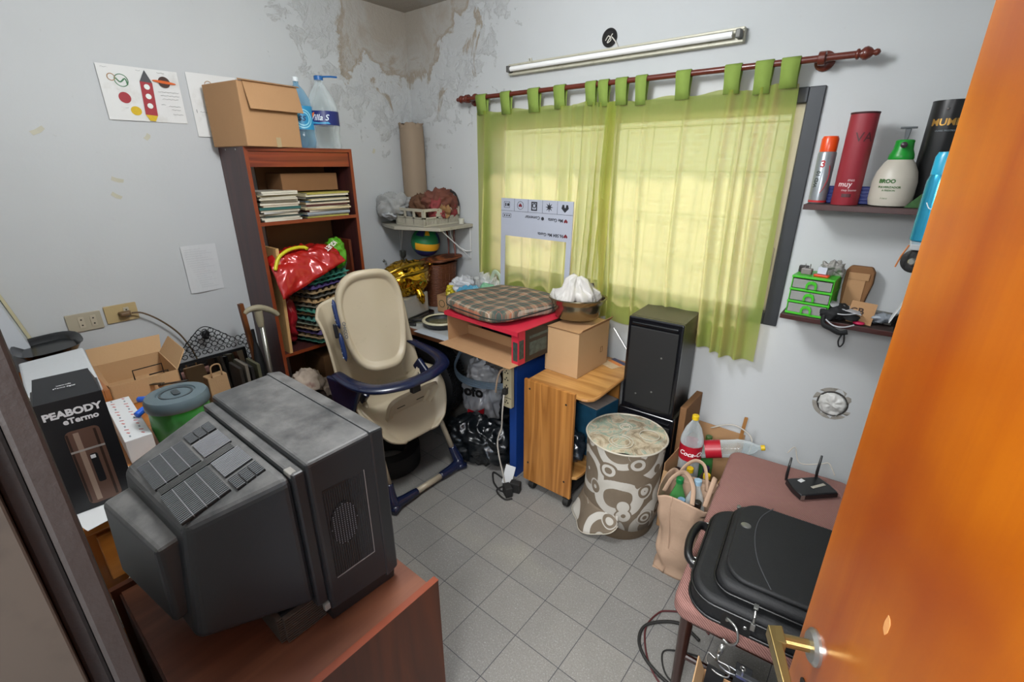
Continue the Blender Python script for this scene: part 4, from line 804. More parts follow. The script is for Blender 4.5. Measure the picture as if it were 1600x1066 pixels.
solo('power_cable', 'pale cable running from the power strip down to the floor', 'cable', tube([(0, 0, 0), (.005, -.02, -.10), (-.01, -.01, -.2), (-.03, -.02, -.28), (-.015, -.03, -.36), (.01, -.03, -.46), (.02, -.02, -.545)], .0042, smooth=6), m_wcab, (-1.43, 1.685, .555), smooth='all')
solo('power_cable', 'short pale cable looping at the top left of the power strip', 'cable', tube([(0, 0, 0), (-.03, -.01, -.02), (-.045, -.02, -.09), (-.06, -.01, -.15), (-.07, 0, -.13)], .005, smooth=6), M('tan_cable', '#9b8570', .5), (-1.43, 1.70, .70), smooth='all')
for i, (x, y, a, l) in enumerate([(-1.33, 1.66, 20, 'upper one at the cart corner'), (-1.345, 1.62, -30, 'lower one at the cart corner')]):
    solo('power_adapter', 'black power adapter on the floor, ' + l, 'adapter', box(-.03, .03, -.02, .02, 0, .06), m_dk, (x, y-.01*i, .0 if i == 0 else .0), rz=a, bev=.005)
solo('power_cable', 'black cable looping on the floor beside the wooden cart', 'cable', tube([(0, 0, 0), (-.04, -.02, 0), (-.10, .0, 0), (-.14, .03, 0), (-.18, .08, 0), (-.10, .07, 0), (-.05, .05, 0), (-.06, -.03, 0), (.02, -.06, 0), (.05, -.03, 0)], .005, smooth=6), m_dk, (-1.35, 1.625, .006), smooth='all')
solo('paper_sheet', 'small white instruction leaflet standing between the black bags and the cart', 'paper', hexa([(-.03, 0, 0), (.03, .01, 0), (.03, .012, 0), (-.03, .002, 0), (-.02, .03, .11), (.04, .04, .11), (.04, .042, .11), (-.02, .032, .11)]), m_white, (-1.40, 1.66, .01))
# under the desk
m_rub = M('black_rubber', '#111213', .6, 0, .2, 20, .2, 60)
def tyre(name, label, loc, rot, r=.30, w=.19, ri=.19):
    o = thing(name, label, 'tyre', loc, rot=rot); h = w/2
    prof = [(ri, -h*.75), (ri+.03, -h*.95), (r-.06, -h), (r-.015, -h*.82), (r, -h*.6), (r, h*.6), (r-.015, h*.82), (r-.06, h), (ri+.03, h*.95), (ri, h*.75), (ri-.005, 0), (ri, -h*.75)]
    part('carcass', lathe(prof, 64, cap0=False, cap1=False), m_rub, o, smooth=True)
    gs = []
    for k in range(90):
        for j, zz in enumerate((-.062, -.022, .022, .062)):
            gs.append(xf(cbox((r+.0015, 0, zz*w/.19), (.006, .014, .032), R('X', 18*(1 if j % 2 else -1))), R('Z', 4*k + 2*(j % 2))))
    t = part('tread', join(*gs), m_rub, o); t['kind'] = 'stuff'
tyre('car_tyre', 'black car tyre standing upright under the desk behind the high chair', (-2.35, 1.90, .30), (90, 0, 12))
tyre('car_tyre', 'second black car tyre lying flat on the floor at the foot of the upright one', (-2.09, 1.38, .066), (0, 0, 0), .185, .12, .11)
m_bin = M('black_bin_liner', '#0d1114', .28, 0, .3, 10, spec=.7)
solo('rubbish_bag', 'shiny black rubbish bag in front, lying low on the floor under the desk', 'rubbish bag', blob((0, 0, .12), (.24, .13, .13), .05, 8, 51, 110, 76, floor=.001), m_bin, (-1.72, 1.79, 0), rz=8, smooth='all')
solo('rubbish_bag', 'shiny black rubbish bag behind and above the low one, against the blue leg', 'rubbish bag', blob((0, 0, .18), (.16, .13, .19), .045, 9, 57, 110, 76, floor=.001), m_bin, (-1.62, 2.09, 0), rz=-30, smooth='all')
pbag = solo('printed_bag', 'white plastic bag with black letters and a red patch under the desk', 'plastic bag', blob((0, 0, .26), (.13, .10, .27), .05, 9, 61, 70, 56, floor=.001), M('white_bag_film', '#a9aaad', .3, 0, .15, 12, dirt=('#4c4a4c', 9, .6), spec=.6), (-1.92, 2.05, 0), smooth='all')
part('lettering', xf(text('ofo', .10, .0006, bold=.004), T(.03, -.125, .33) @ R('Z', 18) @ VERT), M('print_black', '#141414', .5), pbag)
part('red_patch', crumple(xf(prism([(-.06, -.05), (.07, -.02), (.08, .07), (.02, .03), (-.04, .04)], 0, .002), T(.03, -.13, .16) @ R('Z', 15) @ VERT), 0), M('print_red', '#a01622', .35), pbag)
solo('plastic_bag', 'grey brown crumpled transparent bags heaped under the desk edge', 'plastic bag', blob((0, 0, 0), (.17, .10, .10), .06, 10, 65, 70, 50), M('dull_film', '#6a6460', .25, 0, .3, 14, spec=.8), (-1.80, 2.10, .58), smooth='all')
solo('hose', 'coil of grey blue garden hose hanging under the desk front', 'hose', join(*[tube([(-.28, .1, .07+k*.008), (-.26, 0, -.02+k*.004), (-.16, -.06, -.06+k*.011), (0, -.09, -.05+k*.012), (.16, -.05, -.03+k*.010), (.24, .02, -.02+k*.012)], .0065, 8, smooth=6) for k in range(4)]), M('hose_grey', '#5f6f7d', .3, spec=.7), (-1.72, 1.86, .53), smooth='all')
# things on the desk
rb = thing('open_carton', 'red and black printed cardboard box open to the front under the tartan cushion', 'cardboard box', (-1.59, 1.90, .752), rz=-3)
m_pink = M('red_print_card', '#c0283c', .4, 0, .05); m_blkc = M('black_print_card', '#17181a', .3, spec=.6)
part('inner_card', join(box(-.27, .27, -.20, .20, 0, .004), box(-.27, -.266, -.20, .20, 0, .175), box(-.27, .266, .196, .20, 0, .175), box(.262, .266, -.20, .20, 0, .175), box(-.27, .27, -.27, -.20, 0, .0035)), m_kraft, rb)
part('red_lid', box(-.275, .275, -.215, .215, .175, .180), m_pink, rb)
part('red_lid_edge', box(-.275, .275, -.217, -.2145, .158, .180), m_pink, rb)
part('black_side', box(.2665, .270, -.2, .205, 0, .175), m_blkc, rb); part('red_corner', join(box(.225, .272, -.205, -.2, .0, .175), box(.27, .2715, -.205, -.155, .0, .175)), m_pink, rb)
part('printed_panel', join(box(.2715, .2722, -.2, -.165, .03, .13), box(.235, .265, -.2057, -.205, .02, .12)), M('print_mix', '#38433f', .4, 0, .9, 60), rb)
part('side_print', join(box(.2702, .2706, -.12, .12, .12, .135), box(.2702, .2706, -.12, .02, .03, .10)), M('print_mix2', '#3c4a46', .4, 0, 1.2, 45), rb)
part('inner_divider', box(-.265, .262, -.05, -.046, .004, .06), m_kraft, rb)
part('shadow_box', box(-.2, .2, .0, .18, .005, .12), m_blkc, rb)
solo('printed_strip', 'white printed card strip lying along the desk edge before the open carton', 'card', join(box(-.36, .36, -.03, .03, 0, .0025)), M('white_strip_card', '#a6acb2', .5, 0, .12, 20), (-1.78, 1.722, .7525), rz=1.5)
def plaid():
    m, nt, b = nodes('tartan_cloth'); tc = nt.nodes.new('ShaderNodeTexCoord'); s = nt.nodes.new('ShaderNodeSeparateXYZ'); nt.links.new(tc.outputs['Object'], s.inputs[0])
    def stripe(ax, per, w, off=0.0):
        f = math_n(nt, 'FRACT', math_n(nt, 'MULTIPLY_ADD', s.outputs[ax], 1/per, off+10)); return math_n(nt, 'LESS_THAN', math_n(nt, 'ABSOLUTE', math_n(nt, 'SUBTRACT', f, .5)), w)
    c = mix(nt, noise_n(nt, coord(nt), 90, 2), '#7a6a57', '#8b7a64')
    for ax in 'XY': c = mix(nt, math_n(nt, 'MULTIPLY', stripe(ax, .085, .26), .68), c, '#2e4440')
    for ax in 'XY':
        c = mix(nt, math_n(nt, 'MULTIPLY', stripe(ax, .085, .018, .5), .6), c, '#a85a3c'); c = mix(nt, math_n(nt, 'MULTIPLY', stripe(ax, .085, .012, .40), .5), c, '#c9bfae'); c = mix(nt, math_n(nt, 'MULTIPLY', stripe(ax, .085, .012, .60), .5), c, '#a85a3c')
        c = mix(nt, math_n(nt, 'MULTIPLY', stripe(ax, .085, .012, .0), .6), c, '#b0553a')
    nt.links.new(c, b.inputs['Base Color']); b.inputs['Roughness'].default_value = .9; bump(nt, b, noise_n(nt, coord(nt), 300, 2), .2, .002); return m
def cush(x, y, a, b):
    return x, y, 0
cu = thing('seat_cushion', 'flat tartan seat cushion lying on the red topped carton', 'cushion', (-1.645, 1.93, .935), rz=-8)
V, F = ball((0, 0, .038), (.265, .255, .040), 72, 24, .42)
V = [Vector((v.x, v.y, v.z + .010*math.sin(v.x*14+1)*math.sin(v.y*11) - .014*math.exp(-((v.x)**2+(v.y)**2)*200) + .006*noise.noise(v*14))) for v in V]
part('cushion_cover', (V, F), plaid(), cu, smooth='all')
part('piping', tube([(x, y, .034) for x, y in [(v.x*1.0, v.y*1.0) for v in [Vector((.262*math.copysign(abs(math.cos(a))**.42, math.cos(a)), .252*math.copysign(abs(math.sin(a))**.42, math.sin(a)), 0)) for a in [2*PI*k/60 for k in range(60)]]]], .005, 6, True), M('dark_piping', '#26332f', .8), cu, smooth='all')
# upside-down cardboard selfie frame
sf2 = thing('photo_frame_board', 'upside-down white cut-out frame with icons and words, leaning on the curtain', 'board', (-1.665, 2.235, .752), rot=(-2, 0, 0), rz=0)
mF = T(0, 0, 0) @ VERT
m_bw = M('white_board_card', '#a9aebb', .6, 0, .02); m_ink = M('frame_ink', '#23252b', .6, 0, 0); m_hrt = M('heart_red', '#6e1f26', .6, 0, 0)
Hh = .755; hw = .258
part('board', xf(join(prism([(-hw, .535), (hw, .535), (hw, Hh), (-hw, Hh)], 0, .005), prism([(-hw, 0), (-hw+.034, 0), (-hw+.034, .535), (-hw, .535)], 0, .005), prism([(hw-.034, 0), (hw, 0), (hw, .535), (hw-.034, .535)], 0, .005)), mF), m_bw, sf2)
ln = []
def lrect(x0, x1, y0, y1): return prism([(x0, y0), (x1, y0), (x1, y1), (x0, y1)], .005, .0058)
part('divider_lines', xf(join(lrect(-hw, hw, .682, .6835), *[lrect(-hw+.103*k-.0006, -hw+.103*k+.0006, .683, Hh) for k in (1, 2, 3, 4)]), mF), m_ink, sf2)
ic = .718
def frm(cx, cy, w, h, t=.002): return join(lrect(cx-w/2, cx+w/2, cy-h/2, cy-h/2+t), lrect(cx-w/2, cx+w/2, cy+h/2-t, cy+h/2), lrect(cx-w/2, cx-w/2+t, cy-h/2, cy+h/2), lrect(cx+w/2-t, cx+w/2, cy-h/2, cy+h/2))
part('icon', xf(join(frm(-.213, ic, .044, .036), lrect(-.226, -.218, ic-.009, ic+.009), prism(disc(.009, 14, -.203, ic), .005, .0058)), mF), m_ink, sf2)
heart = [(0, -.012), (.012, 0), (.012, .007), (.006, .010), (0, .005), (-.006, .010), (-.012, .007), (-.012, 0)]
def hrt(cx, cy, s=1, up=-1): return prism([(cx+x*s, cy+y*s*up) for x, y in heart], .005, .0062)
part('icon', xf(tube([(x, y, .0055) for x, y in disc(.023, 20, -.11, ic)], .0011, 5, True), mF), m_ink, sf2); part('icon_heart', xf(hrt(-.11, ic), mF), m_hrt, sf2)
part('icon', xf(join(frm(-.008, ic, .042, .050, .007), ring2d(.009, .014, .005, .0058, 18, -.008, ic+.003)), mF), m_ink, sf2)
part('icon', xf(prism([((.027 if k % 2 == 0 else .010)*math.cos(PI*k/8)+.098, (.027 if k % 2 == 0 else .010)*math.sin(PI*k/8)+ic) for k in range(16)], .005, .0058), mF), m_ink, sf2)
part('icon', xf(prism([(.205+x, ic+y) for x, y in [(0, -.024), (.024, -.002), (.018, .018), (.007, .018), (.004, .004), (0, .0), (-.004, .004), (-.007, .018), (-.018, .018), (-.024, -.002)]], .005, .0058), mF), m_ink, sf2)
part('dots_icon', xf(join(frm(-.212, .655, .064, .024), *[prism(disc(.005, 12, -.212+dx, .655), .005, .0058) for dx in (-.018, 0, .018)]), mF), m_ink, sf2)
def upside(s, size, x, y): return part('lettering', xf(text(s, size, .0004, bold=.0004), mF @ T(x, y, .0056) @ R('Z', 180)), m_ink, sf2)
upside('Me Gusta', .026, .145, .650); upside('Comentar', .026, -.018, .655); upside('96.584 Me Gusta', .026, .115, .566)
part('comment_dot', xf(prism(disc(.010, 16, .055, .652), .005, .0058), mF), m_ink, sf2); part('heart_mark', xf(hrt(.214, .648), mF), m_hrt, sf2); part('heart_mark', xf(hrt(.218, .566), mF), m_hrt, sf2)
# silver box, lid, balloon
sb = thing('kitchen_scale', 'silver metal appliance with black rounded base under the gold balloon', 'appliance', (-2.40, 1.835, .752), rz=12)
part('metal_body', box(-.07, .09, -.115, .135, .02, .16), M('brushed_grey_metal', '#a3a39f', .4, .6, .06, 3), sb, bev=.008); part('front_panel', box(.09, .093, -.10, .12, .03, .15), M('pale_metal_panel', '#b4b4b0', .35, .5), sb, bev=.003)
part('base', xf(prism(rrect(.24, .32, .05), 0, .022), T(.01, .01, 0)), M('glossy_black_plastic2', '#131416', .25, spec=.7), sb, bev=.004); part('side_handle', box(-.11, -.07, -.1, .1, .09, .13), m_tvs, sb, bev=.006)
pl = thing('pot_lid', 'round dark pan with a cream rim lying on the white desk', 'pan', (-2.09, 1.865, .752))
part('pan_body', lathe([(.07, 0), (.098, .008), (.118, .035), (.112, .036), (.09, .012), (.0, .008)], 40, cap1=False), m_blkc, pl, smooth=True); part('rim', lathe([(.100, .040), (.118, .037), (.120, .042), (.108, .048), (.098, .046), (.100, .040)], 40, cap0=False, cap1=False), M('cream_enamel', '#b7b196', .3), pl, smooth='all')
part('handle_knob', tube([(-.12, -.03, .02), (-.15, -.06, .022), (-.19, -.09, .02)], [.014, .012, .010], 10), m_dk, pl, smooth='all')
part('inner_disc', lathe([(.0, .012), (.085, .014), (.085, .018), (.0, .022)], 30, cap0=False, cap1=False), M('grey_olive_glaze', '#55523f', .25), pl, smooth=True)
solo('plug_lead', 'short black lead with a plug lying on the white desk edge', 'cable', tube([(0, 0, 0), (.05, .01, .0), (.10, .03, 0), (.15, .06, 0)], [.004, .004, .004, .010], 8, smooth=4), m_dk, (-2.36, 1.70, .760), smooth='all')
m_gold = M('gold_foil', '#c2952a', .16, 1, .12, 6); m_goldm = M('gold_foil_embossed', '#93762c', .3, 1, .35, 60)
gb = thing('foil_balloon', 'crumpled gold foil balloon with a pointed end resting on the silver appliance', 'balloon', (-2.40, 1.86, 1.012), rot=(0, 0, -78))
V, F = ball((0, 0, 0), (.20, .125, .112), 96, 64, .95)
W2 = []
for v in V:
    t = v.x/.20; k = 1
    if t < -.45: k = max(.12, 1 - (-t-.45)*1.5)
    w = Vector((v.x - (.10 if t < -.45 else 0)*(-t-.45)/.55 if t < -.45 else v.x, v.y*k, v.z*k + (.075*(-t-.45) if t < -.45 else 0)))
    pl_ = .014*math.sin(v.x*95)*max(0, -v.z/.11)**.6*(1 if abs(v.z) < .105 else .3) if v.z < 0 else .002*math.sin(v.x*60)
    w.y += pl_*(1 if v.y > 0 else -1)
    W2.append(w)
W2, F = crumple((W2, F), .012, 16, 71)
part('foil_body', (W2, F), m_gold, gb, smooth='all')
part('foil_tip', ball((-.265, 0, .045), (.022, .022, .026), 20, 14), m_goldm, gb, smooth='all')
part('emboss_band', crumple(tube([(.17, .02, .06), (.1, .065, .088), (0, .085, .098), (-.1, .07, .09), (-.17, .03, .07)], .014, 10, smooth=6, sx=.5), .003, 60, 3), m_goldm, gb, smooth='all')
part('emboss_band', crumple(tube([(.17, .06, .03), (.1, .105, .048), (0, .12, .052), (-.1, .10, .05), (-.17, .05, .05)], .010, 10, smooth=6, sx=.5), .003, 60, 5), m_goldm, gb, smooth='all')
for x in (.09, .02, -.05): part('emboss_oval', ball((x, .083, .078), (.018, .010, .012), 16, 10), M('dark_gold', '#5e4a14', .25, 1), gb, smooth='all')
part('foil_tail', crumple(tube([(.02, .10, -.06), (.02, .125, -.10), (.01, .13, -.135), (.0, .13, -.15)], [.02, .024, .018, .006], 12, smooth=4), .008, 40, 3), m_gold, gb, smooth='all')
# wicker basket, ball, cup
def wick():
    m, nt, b = nodes('wicker'); v = coord(nt); w = nt.nodes.new('ShaderNodeTexWave'); w.bands_direction = 'Z'; w.inputs['Scale'].default_value = 32; w.inputs['Distortion'].default_value = 2.5; nt.links.new(v, w.inputs[0])
    c = mix(nt, w.outputs['Fac'], '#3b1c0e', '#8a4c28'); nt.links.new(c, b.inputs['Base Color']); b.inputs['Roughness'].default_value = .5; bump(nt, b, w.outputs['Fac'], .8, .006); return m
m_wick = wick()
wk = thing('wicker_basket', 'tall brown wicker basket in the room corner with its lid ajar', 'basket', (-2.51, 2.22, .752))
part('basket_body', lathe([(.115, 0), (.12, .14), (.13, .29), (.135, .30), (.125, .30), (.11, .14), (.105, .02)], 40, sq=3, cap1=False), m_wick, wk, smooth=True)
part('lid', xf(lathe([(.0, .0), (.135, 0), (.14, .008), (.135, .018), (.06, .026), (.0, .028)], 40, cap0=False, cap1=False, sq=3), T(.03, .02, .312) @ R('Y', -6) @ R('X', 3)), m_wick, wk, smooth=True)
part('weave_stakes', join(*[tube([(.127*math.cos(a), .127*math.sin(a), .02), (.137*math.cos(a), .137*math.sin(a), .29)], .0035, 5) for a in [2*PI*k/26 for k in range(26)]]), m_wick, wk)
for i, dx in enumerate((-.04, .03)): solo('wooden_cane', 'thin dark bent cane rising behind the wicker basket, ' + ('left one' if i == 0 else 'right one'), 'cane', tube([(0, 0, 0), (-.02-.01*i, .02, .12), (-.06+.03*i, .03, .20), (-.06+.03*i, .03, .21)], .006, 8, smooth=4), m_mah, (-2.46+dx+.03, 2.31, 1.09), smooth='all')
bl = thing('volleyball', 'green, yellow and blue panelled ball on the wicker basket', 'ball', (-2.585, 2.20, 1.182), rot=(0, 8, 15))
r_ = .101
part('ball_body', ball((0, 0, 0), r_, 40, 28), M('ball_green', '#0f7040', .5), bl, smooth='all')
def patch(a0, a1, z0, z1, n=14): return sheet(lambda u, v: tuple((r_+.0012)*q for q in (math.cos(math.radians(z0+(z1-z0)*v))*math.cos(math.radians(a0+(a1-a0)*u)), math.cos(math.radians(z0+(z1-z0)*v))*math.sin(math.radians(a0+(a1-a0)*u)), math.sin(math.radians(z0+(z1-z0)*v)))), n, n)
m_by = M('ball_yellow', '#d79b1d', .5); m_bb = M('ball_blue', '#1a2258', .5)
part('yellow_panel', patch(-100, 20, -24, 4, 24), m_by, bl, smooth='all'); part('blue_panel', patch(-110, 30, -60, -26, 24), m_bb, bl, smooth='all'); part('blue_panel', patch(5, 60, -24, 45), m_bb, bl, smooth='all'); part('yellow_panel', patch(-62, -38, 38, 80), m_by, bl, smooth='all'); part('blue_panel', patch(-110, -66, 32, 62), m_bb, bl, smooth='all')
solo('metal_goblet', 'small dented metal goblet standing behind the gold balloon', 'goblet', lathe([(.022, 0), (.022, .004), (.006, .012), (.006, .035), (.018, .045), (.024, .06), (.025, .09), (.022, .09), (.020, .062), (.004, .05)], 24, cap1=False), M('dull_pewter', '#6e7069', .3, .8), (-2.76, 2.13, 1.02), smooth=True)
solo('support_box', 'narrow dark wooden box against the wall carrying the metal goblet', 'box', box(-.05, .05, -.05, .05, 0, .265), m_mah, (-2.77, 2.13, .753), bev=.003)
# carton with plastics
ct = thing('carton', 'low printed produce carton on the desk filled with plastic bags', 'cardboard box', (-2.155, 2.19, .755), rz=7)
part('box_body', join(box(-.19, .17, -.115, -.111, 0, .115), box(-.19, .17, .111, .115, 0, .115), box(-.19, -.186, -.111, .111, 0, .115), box(.166, .17, -.111, .111, 0, .115), box(-.19, .17, -.115, .115, 0, .004)), m_kraft, ct)
part('lettering', xf(text('Torquial', .052, .0003, shear=.3, bold=.001), T(-.03, -.1155, .04) @ VERT), M('green_ink', '#1e3a22', .6), ct); part('lettering', xf(text('ESPECIAS', .018, .0003), T(-.03, -.1155, .08) @ VERT), _M['green_ink'], ct)
part('emblem', xf(ring2d(.022, .026, 0, .0005, 24, -.15, .06), T(0, -.1155, 0) @ VERT), _M['green_ink'], ct)
solo('plastic_bag', 'crumpled white plastic bag heaped at the left of the produce carton', 'plastic bag', blob((0, 0, 0), (.10, .085, .07), .045, 12, 81, 70, 50), M('white_film', '#b2b4b8', .25, 0, .15, 20, spec=.7), (-2.245, 2.22, .90), smooth='all')
solo('plastic_bag', 'crumpled clear white bag with brown dots at the back of the produce carton', 'plastic bag', blob((0, 0, 0), (.11, .05, .08), .045, 12, 84, 70, 50), M('white_film2', '#a9aba8', .25, 0, .2, 25, dirt=('#7b5c44', 18, .66), spec=.7), (-2.06, 2.27, .93), smooth='all')
solo('plastic_bag', 'light blue plastic wrapping in the front of the produce carton', 'plastic bag', blob((0, 0, 0), (.11, .06, .055), .025, 12, 86, 60, 44), M('pale_blue_film', '#4f93b4', .15, 0, .3, 12, spec=.8), (-2.09, 2.15, .89), rz=8, smooth='all')
solo('plastic_bag', 'small yellow plastic wrapper at the left front of the produce carton', 'plastic bag', blob((0, 0, 0), (.035, .03, .045), .02, 20, 88), M('yellow_film', '#bfae2a', .3), (-2.275, 2.125, .885), smooth='all')
solo('plastic_bag', 'mint green bag at the right end of the produce carton', 'plastic bag', blob((0, 0, 0), (.07, .07, .07), .03, 12, 90), M('mint_film', '#6da286', .35), (-1.985, 2.19, .90), smooth='all')
solo('glass_bottle', 'small brown bottle neck poking out of the produce carton', 'bottle', lathe([(.025, 0), (.028, .01), (.028, .08), (.013, .11), (.013, .14), (.0, .14)], 18, cap1=False), M('brown_glass', '#3b1d0d', .12, spec=.8), (-2.015, 2.135, .80), smooth=True)
solo('plastic_bag', 'thin pale loop handle bag standing between the carton and the curtain', 'plastic bag', tube([(0, 0, 0), (.005, .0, .09), (.03, .0, .14), (.07, 0, .12), (.10, 0, .02), (.12, 0, -.06)], .014, 8, smooth=6, sx=.3), M('pale_green_handle', '#a9b8a0', .4), (-2.02, 2.26, .90), smooth='all')
# corner shelf
csd = thing('corner_shelf', 'small white painted corner shelf on wire brackets', 'shelf', (X0, YW, 1.29))
m_cs = M('dirty_cream_paint', '#a39e8f', .6, 0, .1, 8, dirt=('#7e7769', 10, .55))
part('shelf_board', prism([(.003, -.003), (.003, -.345), (.12, -.40), (.27, -.44), (.585, -.32), (.575, -.003)], 0, .022), m_cs, csd, bev=.002)
part('bracket', tube([(.555, -.28, 0), (.555, -.012, -.22), (.555, -.012, 0)], .004, 6), m_white, csd); part('bracket', tube([(.28, -.38, 0), (.012, -.20, -.20), (.012, -.20, 0)], .004, 6), m_white, csd)
solo('white_cable', 'thin white cable hanging in a curve below the corner shelf', 'cable', tube([(0, 0, 0), (0.0, 0, -.06), (.04, .02, -.13), (.10, .04, -.165), (.15, .05, -.16)], .0045, smooth=6), m_white, (-2.47, 2.34, 1.285), smooth='all')
cr_ = thing('plastic_crate', 'white lattice plastic crate with a red label on the corner shelf', 'crate', (-2.54, 2.20, 1.314), rz=0)
m_crt = M('off_white_plastic', '#aaa594', .5, 0, .08)
g = []
for (ax, p0, p1, q) in (('x', -.14, .14, -.16), ('x', -.14, .14, .16), ('y', -.16, .16, -.14), ('y', -.16, .16, .14)):
    def bb(a0, a1, z0, z1, t=.004): return box(a0, a1, q-t, q+t, z0, z1) if ax == 'x' else box(q-t, q+t, a0, a1, z0, z1)
    g += [bb(p0, p1, .0, .012), bb(p0, p1, .048, .058), bb(p0, p1, .095, .112, .007)]
    n = 26
    for i in range(n+1): a = p0 + (p1-p0)*i/n; g.append(bb(a-.0018, a+.0018, .01, .052))
    for a in (p0+.008, (p0*.5+p1*.5)-.045, (p0*.5+p1*.5)+.045, p1-.008): g.append(bb(a-.008, a+.008, .01, .1))
g.append(box(-.14, .14, -.16, .16, .0, .004))
part('crate_lattice', join(*g), m_crt, cr_); part('label_panel', box(.144, .148, -.05, .05, .06, .095), m_crt, cr_); part('red_label', box(.148, .1485, -.022, .022, .070, .082), M('faded_red', '#a03848', .5), cr_)
solo('plastic_bag', 'big crumpled translucent plastic bag draped over the left of the corner shelf', 'plastic bag', blob((0, 0, 0), (.13, .15, .075), .055, 9, 95, 80, 56), clear('dusty_clear_film', '#b9bab8', .55, .2), (-2.76, 2.11, 1.43), rz=25, smooth='all')
solo('plastic_bag', 'opaque grey white plastic sheet folded over the crate\'s left side', 'plastic bag', blob((0, 0, 0), (.06, .09, .045), .03, 13, 97, 70, 50), M('greyish_film', '#a5a7aa', .35, 0, .12, 10), (-2.73, 2.05, 1.385), rz=30, smooth='all')
ro = thing('paper_ornament', 'heap of brown and dull red crumpled paper rosettes in the white crate', 'ornament', (-2.52, 2.20, 1.43))
for i, (x, y, z, r, c) in enumerate([(.05, .05, .02, (.09, .12, .09), '#65382a'), (.09, .04, -.01, (.05, .12, .07), '#7c2f30'), (-.05, -.02, .0, (.08, .09, .07), '#5a3a25'), (.11, .03, -.02, (.03, .06, .04), '#8d6a42')]):
    part('rosette', blob((x, y, z), r, .04, 13, 100+i, 50, 36), M('paper_' + c, c, .8, 0, .25, 18, dirt=('#2c201a', 12, .62)), ro, smooth='all')
part('dark_cord', tube([(.0, .0, .07), (.03, .08, .10), (.09, .14, .09), (.11, .16, .04), (.12, .16, .0)], .008, 6, smooth=5), m_dk, ro, smooth='all')
solo('small_jar', 'tiny white round jar beside the crate on the corner shelf', 'jar', lathe([(.018, 0), (.019, .003), (.019, .025), (.021, .026), (.021, .036), (.0, .037)], 20, cap1=False), M('jar_white', '#b9b8aa', .4), (-2.36, 2.34, 1.313), smooth=True)
rl = solo('paper_roll', 'tall beige brown paper roll standing in the corner behind the crate', 'paper roll', lathe([(.078, 0), (.076, .2), (.077, .5), (.074, .63), (.07, .63), (.07, .3)], 36, sq=2.6, cap1=False), M('beige_kraft_roll', '#8f7d69', .8, 0, .06, 3), (-2.775, 2.30, 1.313), smooth=True)
part('torn_edge', crumple(lathe([(.074, .615), (.076, .645), (.072, .645)], 36, sq=2.6, cap0=False, cap1=False), .02, 25, 3), _M['beige_kraft_roll'], rl, smooth='all')
# ================================================================ cart, speakers, hamper
m_oak = wood('teak_laminate', '#8a5522', '#bb803f', 'Z', 1.5, .42, .2, 4.5); m_oakx = wood('teak_laminate_top', '#946230', '#c08f52', 'X', 1.3, .38, .25, 4)
m_oak_e = M('teak_edge', '#a57440', .45)
kt = thing('computer_cart', 'teak laminate computer cart on black castors beside the blue desk leg', 'cart', (-1.325, 1.725, 0), rz=1)
part('side_panel', box(0, .30, 0, .016, .055, .668), m_oak, kt, bev=.001)
part('side_panel', box(0, .30, .50, .516, .055, .652), m_oak, kt, bev=.001)
part('back_panel', box(.0, .012, .016, .50, .10, .60), m_oak, kt)
pts = [(0, .017), (.33, .017), (.355, .025), (.375, .05), (.380, .09), (.380, .50), (.35, .56), (0, .56)]
part('cart_top', prism(pts, .638, .654), m_oakx, kt, bev=.002)
part('top_edging', tube([(x+.0, y, .646) for x, y in pts[1:7]], .009, 8), m_oak_e, kt)
part('bottom_shelf', prism([(.012, .017), (.30, .017), (.32, .03), (.328, .08), (.328, .42), (.32, .46), (.33, .499), (.012, .499)], .17, .186), m_oakx, kt, bev=.002)
part('bottom_rail', box(.01, .29, .02, .50, .06, .075), m_dk, kt)
for x, z in ((.035, .62), (.255, .60), (.03, .17), (.262, .15)): part('bolt_head', xf(lathe([(.0055, 0), (.0055, .0012)], 12), T(x, 0, z) @ R('X', 90)), m_dk, kt)
for x, y in ((.04, .03), (.27, .02), (.04, .48), (.27, .48)):
    c_ = part('castor', xf(lathe([(.008, -.016), (.022, -.016), (.025, -.012), (.025, .012), (.022, .016), (.008, .016)], 24), T(x+.01, y-.008, .026) @ R('Y', 90) @ R('X', 0)), m_dk, kt, smooth=True)
    part('castor_fork', join(box(x-.012, x+.02, y-.02, y+.012, .045, .062)), m_dk, c_, bev=.003)
solo('blue_carton', 'blue printed box standing inside the teak cart', 'box', box(-.07, .07, -.10, .10, 0, .30), M('blue_print_card', '#1f4a63', .4, 0, .5, 14), (-1.075, 2.06, .187), rz=-8, bev=.002)
solo('grey_card', 'pale grey and red printed card on top of the blue box in the cart', 'card', box(-.06, .06, -.09, .09, 0, .006), M('grey_red_card', '#8e857f', .5, 0, .3, 20), (-1.068, 2.055, .488), rz=-8)
solo('plastic_bag', 'dark crumpled bags and rags stuffed in the bottom of the teak cart', 'plastic bag', blob((0, 0, .10), (.10, .075, .09), .04, 10, 120, 60, 44), M('dark_blue_film', '#1e262e', .22, 0, .4, 12, spec=.8), (-1.13, 1.845, .19), smooth='all')
bx = thing('cardboard_box', 'closed plain cardboard box standing on the teak cart', 'cardboard box', (-1.225, 2.065, .6545), rz=-2)
part('box_body', box(-.105, .105, -.15, .15, 0, .248), m_kraft2, bx, bev=.003); part('top_flap', hexa([(-.108, -.154, .249), (.106, -.154, .249), (.106, .0, .249), (-.108, .0, .249), (-.112, -.158, .254), (.110, -.158, .254), (.106, .0, .252), (-.108, .0, .252)]), m_kraft, bx)
part('raised_flap', hexa([(.104, -.14, .25), (.108, -.14, .25), (.108, .15, .25), (.104, .15, .25), (.118, -.14, .268), (.121, -.14, .268), (.125, .15, .275), (.122, .15, .275)]), m_kraft, bx)
